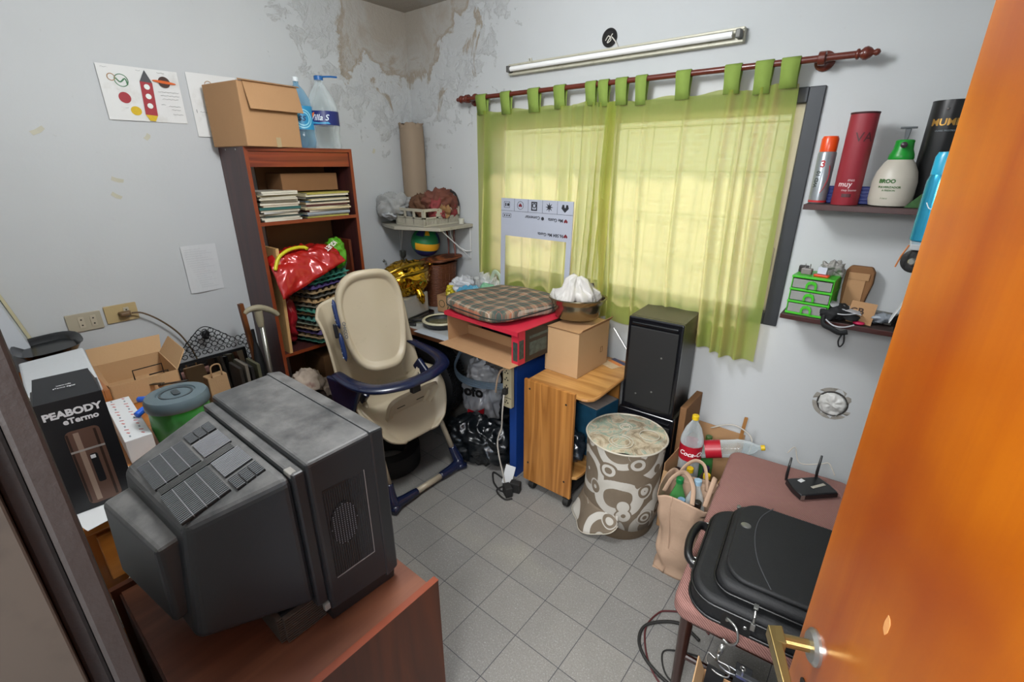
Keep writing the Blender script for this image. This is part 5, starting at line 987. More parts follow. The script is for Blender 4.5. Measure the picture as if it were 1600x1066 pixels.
part('printed_mark', xf(frm(0, 0, .022, .03, .002), T(.1055-.005, .08, .1) @ FX), M('faint_brown_ink', '#76552f', .8), bx)
solo('flyer', 'small orange and white printed flyer lying on the teak cart', 'flyer', box(-.055, .055, -.06, .06, 0, .001), M('flyer_cream', '#c0a684', .6, 0, .25, 40), (-1.075, 2.215, .6550), rz=-20)
bpy.data.objects['flyer'].name = 'flyer'
part('flyer_band', box(-.055, .055, .03, .06, .001, .0015), M('flyer_dark', '#40425c', .6, 0, .5, 60), bpy.data.objects['flyer']); part('flyer_orange', box(-.05, .05, .0, .028, .001, .0015), M('flyer_orange', '#c9793d', .6, 0, .3, 60), bpy.data.objects['flyer'])
solo('metal_rod', 'thin grey rod leaning against the wall behind the teak cart', 'rod', tube([(0, 0, 0), (-.13, .0, .16)], .003, 6), m_steel, (-1.02, 2.34, .655))
# basin
m_met = M('dull_stainless', '#9a937c', .22, .95, .12, 10)
bs = thing('metal_basin', 'oval metal roasting basin standing on the cardboard box', 'basin', (-1.245, 2.08, .925), rz=30)
prof = [(.0, .0), (.09, .0), (.105, .01), (.115, .07), (.117, .085), (.128, .115), (.137, .118), (.138, .112), (.134, .110), (.123, .085)]
g = lathe([(r, z) for r, z in prof], 56, cap0=False, cap1=False); V = [Vector((v.x*1.12, v.y*.86, v.z)) for v in g[0]]
part('basin_wall', (V, g[1]), m_met, bs, smooth=True, ang=50)
g2 = lathe([(.075, .04), (.116, .085), (.122, .10)], 56, cap1=False); part('basin_content', ([Vector((v.x*1.1, v.y*.84, v.z)) for v in g2[0]], g2[1]), M('reddish_content', '#4b2b2a', .5), bs)
bgm = thing('plastic_bag', 'white knotted plastic shopping bag peaked inside the metal basin', 'plastic bag', (-1.25, 2.07, 1.02), rz=30)
V, F = crumple(lathe([(.10, 0), (.115, .02), (.105, .045), (.075, .075), (.045, .105), (.016, .125), (.002, .128)], 72), .0, 5)
V = [Vector((v.x*1.05*(1+.07*math.sin(9*math.atan2(v.y, v.x)+v.z*20)), v.y*.72*(1+.07*math.sin(9*math.atan2(v.y, v.x))), v.z)) for v in V]
part('bag_film', crumple((V, F), .05, 20, 5), clear('milky_white_film', '#e0ddd8', .6, .3), bgm, smooth='all'); part('bag_content', blob((0, 0, .02), (.07, .05, .045), .015, 20, 4), M('beige_content', '#a08a68', .7, 0, .3, 20, dirt=('#6e2030', 20, .58)), bgm, smooth='all')
# speakers
m_spk = M('black_vinyl', '#1a1a1a', .38, 0, .15, 20, .1, 120, spec=.6); m_spf = M('black_gloss_front', '#0d0e12', .22, 0, .2, 5, spec=.6); m_sptop = M('dusty_black_vinyl', '#3c382c', .4, .2, .1, 16, spec=.6)
def speaker(label, loc, w, h, d, rz, dusty=False):
    o = thing('speaker', label, 'speaker', loc, rz=rz)
    part('cabinet', box(-w/2, w/2, .015, d, 0, h), m_spk, o, bev=.002); 
    part('front_baffle', box(-w/2-.003, w/2+.003, -.012, .015, .0, h+.002), m_spf, o, bev=.008, seg=3)
    part('grille', box(-w/2+.014, w/2-.014, -.020, -.012, .035, h-.045), M('speaker_grille', '#131313', .7, 0, .2, 60), o, bev=.004)
    part('grille_bar', box(-w/2+.02, w/2-.02, -.022, -.012, h-.035, h-.022), m_spf, o, bev=.004)
    part('dusty_top', box(-w/2, w/2, .016, d, h, h+.0012), m_sptop, o)
    for x, z in ((.05, .32), (.02, .13), (-.06, .10)): part('grille_stud', xf(lathe([(.005, 0), (.004, .003), (.0, .004)], 12), T(x, -.020, z*h/.5) @ R('X', 90)), m_steel, o, smooth=True)
    return o
speaker('tall black loudspeaker with dusty top standing upright before the right curtain', (-.805, 2.085, .50), .265, .50, .255, 3)
speaker('lower black loudspeaker, mostly hidden behind the patterned hamper', (-.805, 2.085, .0), .29, .498, .27, 3)
solo('cardboard_box', 'brown cardboard box wedged between the lower loudspeaker and the wall', 'cardboard box', box(-.016, .016, -.12, .12, 0, .56), m_kraftd, (-.637, 2.255, 0), bev=.003)
# hamper
def hampmat():
    m, nt, b = nodes('circle_print_cloth'); v = coord(nt, (1, 1, 1))
    vo = nt.nodes.new('ShaderNodeTexVoronoi'); vo.inputs['Scale'].default_value = 9.2; vo.inputs['Randomness'].default_value = .72
    nz = nt.nodes.new('ShaderNodeTexNoise'); nz.inputs['Scale'].default_value = 5; nt.links.new(v, nz.inputs['Vector'])
    mx = nt.nodes.new('ShaderNodeMix'); mx.data_type = 'VECTOR'; mx.inputs[0].default_value = .03; nt.links.new(v, mx.inputs[4]); nt.links.new(nz.outputs['Color'], mx.inputs[5]); nt.links.new(mx.outputs[1], vo.inputs['Vector'])
    d = vo.outputs['Distance']
    rnd = nt.nodes.new('ShaderNodeSeparateXYZ'); nt.links.new(vo.outputs['Color'], rnd.inputs[0])
    k = math_n(nt, 'MULTIPLY_ADD', rnd.outputs[0], 14, 21)
    w = math_n(nt, 'SINE', math_n(nt, 'MULTIPLY_ADD', d, k, 1.3)); f = math_n(nt, 'GREATER_THAN', w, .12)
    big = nt.nodes.new('ShaderNodeTexVoronoi'); big.inputs['Scale'].default_value = 4.3; big.inputs['Randomness'].default_value = .8; nt.links.new(mx.outputs[1], big.inputs['Vector'])
    wb_ = math_n(nt, 'GREATER_THAN', math_n(nt, 'SINE', math_n(nt, 'MULTIPLY_ADD', big.outputs['Distance'], 17, .6)), .35)
    lim = math_n(nt, 'LESS_THAN', d, .42); f = math_n(nt, 'MULTIPLY', f, lim)
    wb2 = math_n(nt, 'MULTIPLY', wb_, math_n(nt, 'SUBTRACT', 1, lim)); f = math_n(nt, 'MAXIMUM', f, wb2)
    c = mix(nt, f, '#6d6050', '#b9b5ac'); c = mix(nt, ramp(nt, noise_n(nt, v, 7, 4), [(.5, 0.0), (.8, .35)]), c, '#8c8271')
    nt.links.new(c, b.inputs['Base Color']); b.inputs['Roughness'].default_value = .7; return m
m_ham = hampmat(); m_piph = M('cream_piping', '#b3ac9c', .6)
hm = thing('laundry_hamper', 'round cloth hamper printed with brown and cream circles beside the cart', 'hamper', (-.795, 1.845, 0))
V, F = lathe([(.178, .075), (.184, .16), (.180, .28), (.184, .42), (.186, .49)], 72, cap1=False)
V2 = []
for v in V:
    a = math.atan2(v.y, v.x); k = 1 + .012*math.sin(5*a+v.z*9) + .008*math.sin(11*a-v.z*14); z = v.z
    da = abs((math.degrees(a) + 128 + 180) % 360 - 180)
    if z < .1: z = .075 + .02*math.sin(3*a)
    V2.append(Vector((v.x*k, v.y*k, z)))
part('hamper_wall', (V2, F), m_ham, hm, smooth='all')
def skirt(u, v):
    a = math.radians(-178 + 112*u); k = 1 + .012*math.sin(5*a) ; r = (.183 + .055*v*math.sin(PI*min(1, u*1.0))**.6 + .01*math.sin(a*9)*v)
    z = .155 - v*(.145*math.sin(PI*min(1, .06+u*.9))**.5)
    return (r*math.cos(a), r*math.sin(a), max(.004, z))
part('cloth_skirt', sheet(skirt, 40, 10), m_ham, hm, smooth='all', solid=.002)
part('skirt_hem', tube([skirt(u/40, 1) for u in range(41)], .003, 5), m_piph, hm, smooth='all')
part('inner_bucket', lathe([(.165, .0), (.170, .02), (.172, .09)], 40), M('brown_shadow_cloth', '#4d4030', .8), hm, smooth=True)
def topm():
    m, nt, b = nodes('clear_printed_lid'); v = coord(nt); n = noise_n(nt, v, 9, 5, .7, 1.2)
    c = ramp(nt, n, [(.28, '#574c3d'), (.42, '#998b75'), (.50, '#b0a48f'), (.56, '#7f9384'), (.62, '#ada08a'), (.75, '#7a6245')]); nt.links.new(c, b.inputs['Base Color']); b.inputs['Roughness'].default_value = .2; bump(nt, b, n, .4, .02); return m
V, F = dish(.186, .186, [(.05, .012), (.3, .014), (.6, .010), (.85, .006), (1, 0)], 72, 1.0)
part('hamper_lid', crumple(([v + Vector((0, 0, .492)) for v in V], F), .012, 9, 7), topm(), hm, smooth='all')
part('lid_piping', tube([(.188*math.cos(2*PI*k/72)*(1+.01*math.sin(k*.5)), .188*math.sin(2*PI*k/72), .492) for k in range(72)], .0045, 8, True), m_piph, hm, smooth='all')
part('lid_rings', join(*[tube([(cx+r*math.cos(2*PI*k/24), cy+r*math.sin(2*PI*k/24), .507) for k in range(24)], .0022, 5, True) for cx, cy, r in ((.02, -.10, .04), (.02, -.10, .055), (.10, .03, .045), (-.02, .03, .03), (-.02, .03, .018))]), m_piph, hm)
# bottle box
cbx = thing('cardboard_box', 'open cardboard box full of empty soft drink bottles against the wall', 'cardboard box', (-.498, 2.13, 0), rz=-1)
W1, D1, H1 = .117, .225, .33
part('box_body', join(box(-W1, W1, -D1, -D1+.004, 0, H1), box(-W1, W1, D1-.004, D1, 0, H1+.07), box(-W1, -W1+.004, -D1, D1, 0, H1+.04), box(W1-.004, W1, -D1, D1, 0, H1), box(-W1, W1, -D1, D1, 0, .004)), m_kraft, cbx)
part('flap', hexa([(-W1, -D1-.002, H1), (W1, -D1-.002, H1), (W1, -D1+.002, H1), (-W1, -D1+.002, H1), (-W1, -D1-.03, H1-.09), (W1, -D1-.03, H1-.09), (W1, -D1-.026, H1-.09), (-W1, -D1-.026, H1-.09)]), m_kraft2, cbx)
m_cola = '#a8182a'
cprof = [(.02, .006), (.046, .0), (.052, .015), (.05, .10), (.052, .12), (.052, .20), (.054, .215), (.050, .24), (.036, .285), (.020, .312), (.014, .322), (.014, .34)]
bottle('cola_bottle', 'tall empty cola bottle standing upright at the left of the bottle box', (-.555, 2.07, .225), .34, .0525, m_pet, '#d8b418', m_cola, 'Coca-Cola', bz=(.36, .60), prof=cprof, ang=-55, tsz=.42)
cb2 = bottle('cola_bottle', 'empty cola bottle lying on its side across the top of the bottle box', (-.525, 2.10, .385), .34, .0525, m_pet, '#d8b418', m_cola, 'Coca-Cola', bz=(.10, .36), prof=cprof, rot=(82, 0, -78+180), ang=60, tsz=.42)
cb2.scale = (.82, .82, .82); cb2.rotation_euler = (math.radians(0), math.radians(76), math.radians(20))
bottle('soda_bottle', 'bottle with a yellow cap standing low behind the tote bag, nearest the hamper', (-.52, 1.985, .02), .31, .045, m_pet, '#d8b418')
bottle('soda_bottle', 'dark filled bottle with a navy cap in the bottle box', (-.462, 2.04, .02), .31, .045, clear('smoky_plastic', '#4a4038', .5, .1), '#1a1d38', liquid=('#140f0c', .7))
bottle('soda_bottle', 'bottle with yellow cap and red label nearest the pink seat', (-.435, 1.955, .02), .33, .045, m_pet, '#d8b418', m_cola, 'Coca-Cola', bz=(.45, .7), tsz=.35, ang=-60)
bottle('soda_bottle', 'short bottle with a black cap near the front left of the bottle box', (-.573, 1.97, .02), .29, .04, clear('dark_clear_plastic', '#55504c', .4, .1), '#121212')
bottle('soda_bottle', 'green glass bottle at the back of the bottle box', (-.52, 2.24, .02), .36, .04, m_petg, '#3f5a28')
solo('wooden_stick', 'broken wooden stick standing up from the back of the bottle box', 'stick', prism([(0, 0), (.016, .004), (.012, .012), (.0, .008)], 0, .22), m_oak_e, (-.405, 2.32, .3), rot=(3, 4, 0))
solo('cable_loop', 'loop of pale cable over the back right corner of the bottle box', 'cable', tube([(-.10, 0, .0), (0, .01, .05), (.09, .0, .02), (.10, -.03, -.05), (.07, -.04, -.07)], .0035, smooth=6), m_wcab, (-.43, 2.28, .42), smooth='all')
# tote bag
m_tote = M('beige_nonwoven_cloth', '#a98e78', .8, 0, .06, 6, .15, 90, spec=.2)
tt = thing('tote_bag', 'beige cloth tote bag full of bottles standing between hamper and pink seat', 'tote bag', (-.452, 1.735, 0), rz=4)
def totefn(u, v):
    a = 2*PI*u; w, d = .100, .112
    c, s = math.cos(a), math.sin(a); x = w*math.copysign(abs(c)**.45, c); y = d*math.copysign(abs(s)**.45, s)
    k = .80 + .22*v + .02*math.sin(7*a+v*5); z = .41*v
    if v > .9: z += .015*math.sin(3*a)
    return (x*k + .01*math.sin(v*5) + .012*v*v, y*k, z)
V, F = sheet(totefn, 96, 40); V = [Vector((v.x, v.y, max(0, v.z))) + Vector((noise.noise(v*11)*.012, noise.noise(v*11+Vector((3, 3, 3)))*.012, 0)) + Vector((.006*math.sin(v.z*60+v.x*30), .004*math.sin(v.z*50), 0))*max(0, 1-v.z*4.5) for v in V]
part('bag_cloth', (V, F), m_tote, tt, solid=.002, smooth='all'); part('bag_bottom', box(-.08, .08, -.085, .085, .001, .004), m_tote, tt)
part('seam', tube([totefn(.735, v/12)[0:2] + (totefn(.735, v/12)[2],) for v in range(13)], .0022, 5), m_tote, tt, smooth='all')
for yy, lean in ((-.075, -.03), (.06, .045)):
    part('handle', tube([(-.06, yy, .385), (-.045, yy+lean*.3, .45), (-.01, yy+lean, .485), (.03, yy+lean, .48), (.055, yy+lean*.3, .44), (.065, yy, .385)], .010, 8, smooth=6, sx=.3) if yy > 0 else tube([(-.08, -.06, .40), (-.055, -.04, .47), (-.02, .01, .475), (.02, .0, .43), (.04, -.07, .39)], .010, 8, smooth=6, sx=.3), m_tote, tt, smooth='all')
part('handle', tube([(.085, .055, .39), (.092, .05, .45), (.094, .02, .49), (.092, -.02, .46), (.085, -.05, .39)], .010, 8, smooth=6, sx=.3), m_tote, tt, smooth='all')
bottle('soda_bottle', 'green tinted bottle with green cap in the tote bag', (-.495, 1.76, .085), .33, .042, m_petg, '#127038')
bottle('water_bottle', 'clear bottle with a pale blue cap in the tote bag', (-.425, 1.775, .09), .34, .045, m_pet, '#8aa6b8')
bottle('soda_bottle', 'small black bottle at the right front inside the tote bag', (-.395, 1.70, .12), .26, .03, _M['black_glass'], '#17120f')
bottle('water_bottle', 'small clear bottle with light blue cap low in the tote bag', (-.46, 1.70, .05), .31, .035, m_pet, '#6f93ad')
# ================================================================ seat and briefcase
def fabm():
    m, nt, b = nodes('pink_ribbed_upholstery'); v = coord(nt); w = nt.nodes.new('ShaderNodeTexWave'); w.bands_direction = 'DIAGONAL'; w.inputs['Scale'].default_value = 60; w.inputs['Distortion'].default_value = .5; nt.links.new(v, w.inputs[0])
    c = mix(nt, w.outputs['Fac'], '#75504a', '#9c736b'); c = mix(nt, ramp(nt, noise_n(nt, v, 5, 4), [(.45, 0.0), (.75, .4)]), c, '#8a6257'); nt.links.new(c, b.inputs['Base Color']); b.inputs['Roughness'].default_value = .9; bump(nt, b, w.outputs['Fac'], .4, .003); return m
m_leg = M('dark_brown_wood', '#2e1712', .3, 0, .2, 12, coat=.4)
bn = thing('bench_seat', 'long seat with pink ribbed upholstery and dark round wooden legs behind the door', 'bench', (-.285, 1.12, 0), rz=5.5)
V, F = prism(rrect(.47, .97, .05, 6, .235, .485), .395, .46)
part('seat_pad', (V, F), fabm(), bn, bev=.018, seg=4, smooth=True)
part('seat_apron', box(.03, .44, .04, .93, .355, .395), m_leg, bn)
for x, y in ((.045, .05), (.42, .05), (.045, .92), (.42, .92)): part('leg', tube([(x, y, 0), (x, y, .395)], [.014, .021], 16), m_leg, bn, smooth=True)
part('stretcher', tube([(.045, .05, .20), (.42, .05, .20)], .010, 10), m_leg, bn, smooth=True); part('stretcher', tube([(.045, .05, .24), (.045, .92, .24)], .010, 10), m_leg, bn, smooth=True); part('stretcher', tube([(.42, .05, .24), (.42, .92, .24)], .010, 10), m_leg, bn, smooth=True); part('stretcher', tube([(.045, .30, .13), (.42, .30, .13)], .010, 10), m_leg, bn, smooth=True)
m_nyl = M('black_nylon', '#121315', .62, 0, .2, 30, .2, 300, dirt=('#2a2a2b', 8, .62)); m_nyl2 = M('black_piping', '#0b0b0c', .4, spec=.7)
bc = thing('briefcase', 'black nylon laptop briefcase lying on the pink seat', 'briefcase', (-.244, 1.10, .4615), rot=(0, 0, 6))
bc.scale = (1, 1.17, 1.1)
part('case_body', prism(rrect(.44, .365, .075, 8, .22, .185), 0, .085), m_nyl, bc, bev=.016, seg=4, smooth=True)
part('front_pocket', prism(rrect(.37, .335, .05, 6, .245, .195), .085, .125), m_nyl, bc, bev=.018, seg=4, smooth=True)
part('pocket_flap', prism(rrect(.345, .315, .065, 8, .25, .20), .125, .139), m_nyl, bc, bev=.006, seg=3, smooth=True)
part('curved_seam', tube([(.17, .36, .1395), (.14, .30, .1400), (.135, .22, .1400), (.155, .13, .1400), (.20, .05, .1395)], .0016, 6, smooth=6), M('grey_thread', '#3f4043', .6), bc)
for z, gx in ((.022, 0), (.068, 0)): part('zip_piping', tube([(x, y, z) for x, y in rrect(.446, .371, .078, 8, .22, .185)], .0042, 6, True), m_nyl2, bc, smooth='all')
part('zip_piping', tube([(x, y, .10) for x, y in rrect(.377, .342, .052, 6, .245, .195)], .0035, 6, True), m_nyl2, bc, smooth='all')
part('emblem', xf(lathe([(.013, 0), (.012, .003), (.008, .0035), (.0, .0045)], 24), T(.105, .245, .139) @ S(1.2, .8, 1)), m_steel, bc, smooth=True)
part('carry_handle', tube([(-.002, .285, .045), (-.03, .275, .055), (-.042, .23, .06), (-.042, .18, .06), (-.03, .135, .055), (-.002, .125, .045)], .013, 10, smooth=5), m_nyl2, bc, smooth='all')
for y in (.12, .135, .29): part('handle_ring', tube([(0, y, .03), (-.018, y, .035), (-.02, y, .055), (-.004, y, .06)], .0026, 6, smooth=3), m_steel, bc, smooth='all')
part('zip_pull', join(cbox((.085, .335, .112), (.006, .03, .004), R('Z', -35)), cbox((.07, .35, .112), (.012, .012, .006))), m_steel, bc, bev=.001)
part('zip_pull', join(cbox((.175, .018, .102), (.012, .014, .006)), tube([(.175, .008, .10), (.176, -.002, .09), (.177, -.004, .075)], .004, 8), cbox((.177, -.006, .062), (.012, .006, .022))), m_steel, bc, bev=.001)
part('side_patch', box(.10, .175, -.004, .0, .02, .066), m_nyl2, bc)
for x in (.115, .16): part('rivet', xf(lathe([(.005, 0), (.004, .002)], 12), T(x, -.004, .045) @ R('X', 90)), m_steel, bc)
part('d_ring', tube([(.113, -.012, .06), (.14, -.03, .062), (.15, -.04, .035), (.135, -.04, .012), (.115, -.03, .008)], .0033, 8, smooth=5), m_steel, bc, smooth='all')
st_ = thing('shoulder_strap', 'black shoulder strap with silver hooks hanging from the briefcase', 'strap', (-.12, 1.062, .46))
part('snap_hook', join(tube([(0, 0, .01), (-.004, -.008, -.02)], .007, 10), tube([(-.004, -.008, -.02), (-.006, -.012, -.045)], .005, 10), tube([(-.03, -.005, -.04), (-.03, -.01, -.07), (.0, -.02, -.08), (.03, -.02, -.07), (.026, -.01, -.045), (-.002, -.01, -.045), (-.03, -.005, -.04)], .0025, 6, smooth=4)), m_steel, st_, smooth='all')
part('webbing', hexa([(-.025, -.03, -.19), (.02, -.03, -.19), (.02, -.026, -.19), (-.025, -.026, -.19), (-.024, -.018, -.07), (.022, -.018, -.07), (.022, -.014, -.07), (-.024, -.014, -.07)]), m_nyl, st_)
part('webbing', hexa([(.045, -.03, -.20), (.085, -.03, -.20), (.085, -.026, -.20), (.045, -.026, -.20), (.04, .004, -.03), (.08, .006, -.03), (.08, .01, -.03), (.04, .008, -.03)]), m_nyl, st_)
part('strap_pull', join(tube([(.058+.006*math.cos(a), -.006, -.026+.006*math.sin(a)) for a in [k*PI/5 for k in range(11)]], .0018, 5), cbox((.06, -.010, -.046), (.004, .004, .028))), m_steel, st_)
rt_ = thing('router', 'black wifi router with two antennas lying on the pink seat', 'router', (-.045, 1.955, .4615), rz=45)
rt_.scale = (.88, .88, 1)
part('router_body', prism([(-.088, -.055), (.088, -.055), (.092, .0), (.08, .062), (-.08, .062), (-.092, .0)], .004, .03), m_blkc, rt_, bev=.004, smooth=True); part('router_feet', box(-.07, .07, -.045, .05, 0, .004), m_dk, rt_)
part('status_panel', box(-.088, .088, -.0565, -.055, .008, .026), m_spf, rt_); part('silver_tab', box(-.088, -.07, -.0575, -.055, .008, .027), m_steel, rt_)
part('paper_sticker', cbox((-.02, .04, .0305), (.03, .018, .001), R('Z', 20)), m_white, rt_); part('torn_label', crumple(cbox((.03, -.005, .0312), (.075, .014, .0012), R('Z', 12)), 0), M('torn_paper', '#a8a396', .8), rt_)
for x in (-.075, .075): part('antenna', tube([(x, .066, .02), (x, .068, .05), (x+.004, .07, .125)], [.006, .0065, .0045], 10), m_blkc, rt_, smooth='all')
solo('cable', 'thin pale cable curling behind the router at the wall', 'cable', tube([(-.10, .05, .07), (-.08, .08, .09), (-.05, .07, .03), (.02, .08, .05), (.05, .09, .06), (.08, .06, .03)], .0025, smooth=6), m_wcab, (-.06, 2.03, .462), smooth='all')
# cables on the floor
for i, (pts, m_, r, l) in enumerate([
    ([(-.24, 1.42), (-.33, 1.44), (-.42, 1.36), (-.42, 1.28), (-.36, 1.22), (-.25, 1.19), (-.14, 1.20)], m_dk, .006, 'thick black cable looping on the floor under the pink seat'),
    ([(-.22, 1.47), (-.30, 1.51), (-.38, 1.47), (-.41, 1.43), (-.42, 1.34), (-.37, 1.24), (-.30, 1.18), (-.20, 1.15), (-.05, 1.11)], M('dark_red_cable', '#4a1d1f', .5), .0035, 'thin dark red cable looping beside the thick black one'),
    ([(-.22, 1.36), (-.29, 1.33), (-.33, 1.29), (-.29, 1.22), (-.22, 1.21), (-.15, 1.25), (-.12, 1.32)], m_dk, .003, 'thin black cable forming the small inner loop by the bench leg')]):
    solo('floor_cable', l, 'cable', tube([(x, y, r+.001) for x, y in pts], r, 8, smooth=8), m_, (0, 0, .006*i*0), smooth='all')
# clutter under the bench front
fb = thing('cardboard_box', 'small open cardboard box of odds and ends on the floor below the briefcase', 'cardboard box', (-.055, 1.00, 0), rz=8)
part('box_body', join(box(-.09, .11, -.085, -.082, 0, .33), box(-.09, .11, .082, .085, 0, .33), box(-.09, -.087, -.085, .085, 0, .33), box(.107, .11, -.085, .085, 0, .33), box(-.09, .11, -.085, .085, 0, .003)), m_kraft, fb)
part('flap', hexa([(-.09, -.08, .33), (-.087, -.08, .33), (-.087, .08, .33), (-.09, .08, .33), (-.11, -.08, .375), (-.107, -.08, .375), (-.107, .08, .375), (-.11, .08, .375)]), m_kraft2, fb)
solo('gadget', 'flat black plastic device lying across the small floor box', 'device', prism(rrect(.14, .05, .012), 0, .018), m_blkc, (-.06, .985, .338), rot=(-8, -10, 20), bev=.004)
solo('bottle_opener', 'dark opener with a silver looped end lying across the small floor box', 'bottle opener', join(box(0, .075, -.008, .008, 0, .012), tube([(0, -.007, .006), (-.02, -.010, .006), (-.04, -.004, .006), (-.043, .004, .006), (-.025, .010, .006), (0, .007, .006)], .0035, 6, smooth=4)), M('steel_black', '#6b6d70', .3, .8), (-.075, 1.055, .40), rz=5, bev=.002)
solo('blue_cap', 'small bright blue round cap under the silver opener', 'disc', lathe([(.014, 0), (.015, .004), (.014, .016), (.0, .018)], 18, cap1=False), M('cap_bright_blue', '#1838c8', .4), (-.06, 1.03, .36), smooth=True)  # a loose blue cap
db = thing('detergent_bottle', 'small bottle with a pale printed label standing in the small floor box', 'bottle', (.015, .985, .20), rz=10)
part('bottle_body', lathe([(.03, 0), (.032, .01), (.032, .14), (.02, .16), (.012, .165)], 24), m_blkc, db, smooth=True); part('label_band', lathe([(.0328, .02), (.0328, .15)], 24, cap0=False, cap1=False), M('pale_label', '#8d9484', .5, 0, .4, 50), db, smooth='all'); part('lettering', wrap(text('LAVA', .022, .0002, bold=.0006), .0334, -100, .10), M('ink_dark', '#15201a', .5), db)
# ================================================================ wall shelves on the right
m_shf = wood('dark_red_shelf_wood', '#331512', '#4a201a', 'X', 1, .35, .3, 4); m_shd = M('dusty_dark_shelf', '#3b2f2b', .6, 0, .15, 15)
def wshelf(label, z, rz=0):
    o = thing('wall_shelf', label, 'shelf', (-.315, YW, z)); part('shelf_board', box(0, 1.3, -.205, -.003, -.020, 0), m_shf, o, bev=.001)
    part('dusty_top', box(.002, 1.298, -.203, -.003, 0, .0006), m_shd, o)
    for x in (.62, 1.1): part('bracket', join(box(x, x+.02, -.17, -.002, -.024, -.020), box(x, x+.02, -.006, -.002, -.14, -.02)), m_jamb, o)
    return o
wshelf('upper dark red wall shelf right of the window with the sprayer on it', 1.552); wshelf('lower dark red wall shelf right of the window with the green drawers', 1.105)
zs = 1.5535
cn2 = thing('spray_can', 'silver spray can with an orange cap at the left end of the upper shelf', 'spray can', (-.283, 2.275, zs))
part('can_body', lathe([(.028, 0), (.031, .004), (.031, .185), (.027, .192)], 28), M('silver_can', '#8d9397', .3, .5, .25, 25), cn2, smooth=True); part('can_cap', lathe([(.028, .188), (.0285, .192), (.0285, .235), (.024, .245), (.0, .246)], 28, cap1=False), M('orange_plastic', '#d9480f', .3), cn2, smooth=True)
part('lettering', wrap(text('3', .035, .0002, bold=.001), .0314, -95, .145), M('can_red', '#b0242a', .5), cn2); part('lettering', wrap(xf(text('WD 10', .02, .0002, bold=.0008), R('Z', 85)), .0314, -115, .09), M('can_dark', '#3b423c', .5), cn2)
part('red_base_band', lathe([(.0313, .004), (.0314, .012)], 28, cap0=False, cap1=False), _M['can_red'], cn2); part('red_swoosh', wrap(tube([(.01, .14, 0), (.015, .10, 0), (.005, .06, 0), (-.005, .04, 0)], .0015, 5, smooth=4), .0315, -70, .0), _M['can_red'], cn2)
tbb = thing('cylindrical_tin', 'tall red cylindrical gift tube on the upper shelf', 'gift tube', (-.19, 2.255, zs))
part('tube_body', lathe([(.043, 0), (.044, .002), (.044, .318)], 40), M('matt_red_card', '#8e2732', .5, 0, .1, 14), tbb, smooth=True); part('tube_rim', lathe([(.0445, .314), (.0455, .318), (.0445, .3205), (.0, .3205)], 40, cap1=False), M('dark_rim_red', '#3b1418', .5), tbb, smooth=True)
m_dr = M('print_dark_red', '#4a1a20', .5); m_wr = M('print_pale_pink', '#d8c0c0', .5)
part('lettering', wrap(text('VA', .045, .0002), .0446, -68, .235), m_dr, tbb); part('lettering', wrap(text('muy', .026, .0002, bold=.0004), .0446, -100, .075), m_wr, tbb); part('lettering', wrap(join(text('mas', .014, .0002), xf(text('muy bueno', .011, .0002), T(.0, -.036, 0))), .0446, -78, .09), m_wr, tbb); part('label_square', wrap(prism([(-.015, -.006), (.015, -.006), (.015, .006), (-.015, .006)], 0, .0003), .0446, -85, .035), m_dr, tbb)
spz = thing('pressure_sprayer', 'white garden pressure sprayer with green pump head on the upper shelf', 'sprayer', (-.055, 2.27, zs))
part('tank', lathe([(.05, 0), (.062, .004), (.067, .025), (.067, .085), (.060, .12), (.045, .15), (.034, .163), (.034, .17)], 44), M('milky_white_tank', '#b9b3a6', .4, 0, .08, 10), spz, smooth=True)
part('pump_head', lathe([(.036, .160), (.038, .165), (.036, .178), (.029, .195), (.027, .215), (.028, .222), (.024, .226), (.0, .226)], 32, cap1=False), M('bright_green_plastic', '#148a2a', .35), spz, smooth=True)
part('nozzle', join(xf(lathe([(.008, 0), (.010, .02), (.010, .026), (.004, .03)], 16), T(0, -.024, .208) @ R('X', 90))), M('dark_nozzle', '#33242c', .35), spz, smooth=True)
part('pump_rod', join(frust(-.005, .005, -.006, .006, .224, -.009, .009, -.007, .007, .262), box(-.024, .024, -.008, .008, .262, .268)), M('grey_plastic', '#4a5053', .4), spz, bev=.002)
part('lettering', wrap(xf(text('BROO', .018, .0002, bold=.0009), T(-.008, 0, 0)), .0674, -100, .088), M('print_green', '#2c5c1e', .5), spz); part('lettering', wrap(join(text('PULVERIZADOR', .0095, .0002, bold=.0003), xf(text('A PRESION', .008, .0002, bold=.0002), T(0, -.011, 0))), .0674, -98, .068), _M['print_green'], spz); part('lettering', wrap(text('1 Litro', .008, .0002), .0674, -105, .03), _M['print_green'], spz)
mm = thing('cylindrical_tin', 'tall black cylindrical gift tube with gold lettering on the upper shelf', 'gift tube', (.045, 2.33, zs))
part('tube_body', lathe([(.054, 0), (.055, .002), (.055, .345)], 40), M('satin_black_tube', '#141415', .35, spec=.6), mm, smooth=True); part('tube_lid', lathe([(.0555, .343), (.0555, .348), (.0, .350)], 40, cap1=False), _M['satin_black_tube'], mm, smooth=True)
part('lettering', wrap(text('MUMM', .030, .0002, bold=.0008), .0556, -92, .278), M('gold_print', '#b48a44', .35, .6), mm); part('lettering', wrap(text('CUVEE PRESTIGE', .0075, .0002), .0556, -92, .252), M('grey_print', '#8a8a88', .5), mm); part('stud', ball((-.01, -.056, .32), .004, 10, 8), m_steel, mm)
solo('plastic_tray', 'ribbed royal blue tray lying behind the red tube and sprayer', 'tray', join(*[prism(rrect(.19, .05, .012), .013*k, .013*k+.010) for k in range(5)], prism(rrect(.18, .044, .01), 0, .064)), M('royal_blue_plastic', '#15349a', .35), (-.175, 2.345, zs), bev=.002)
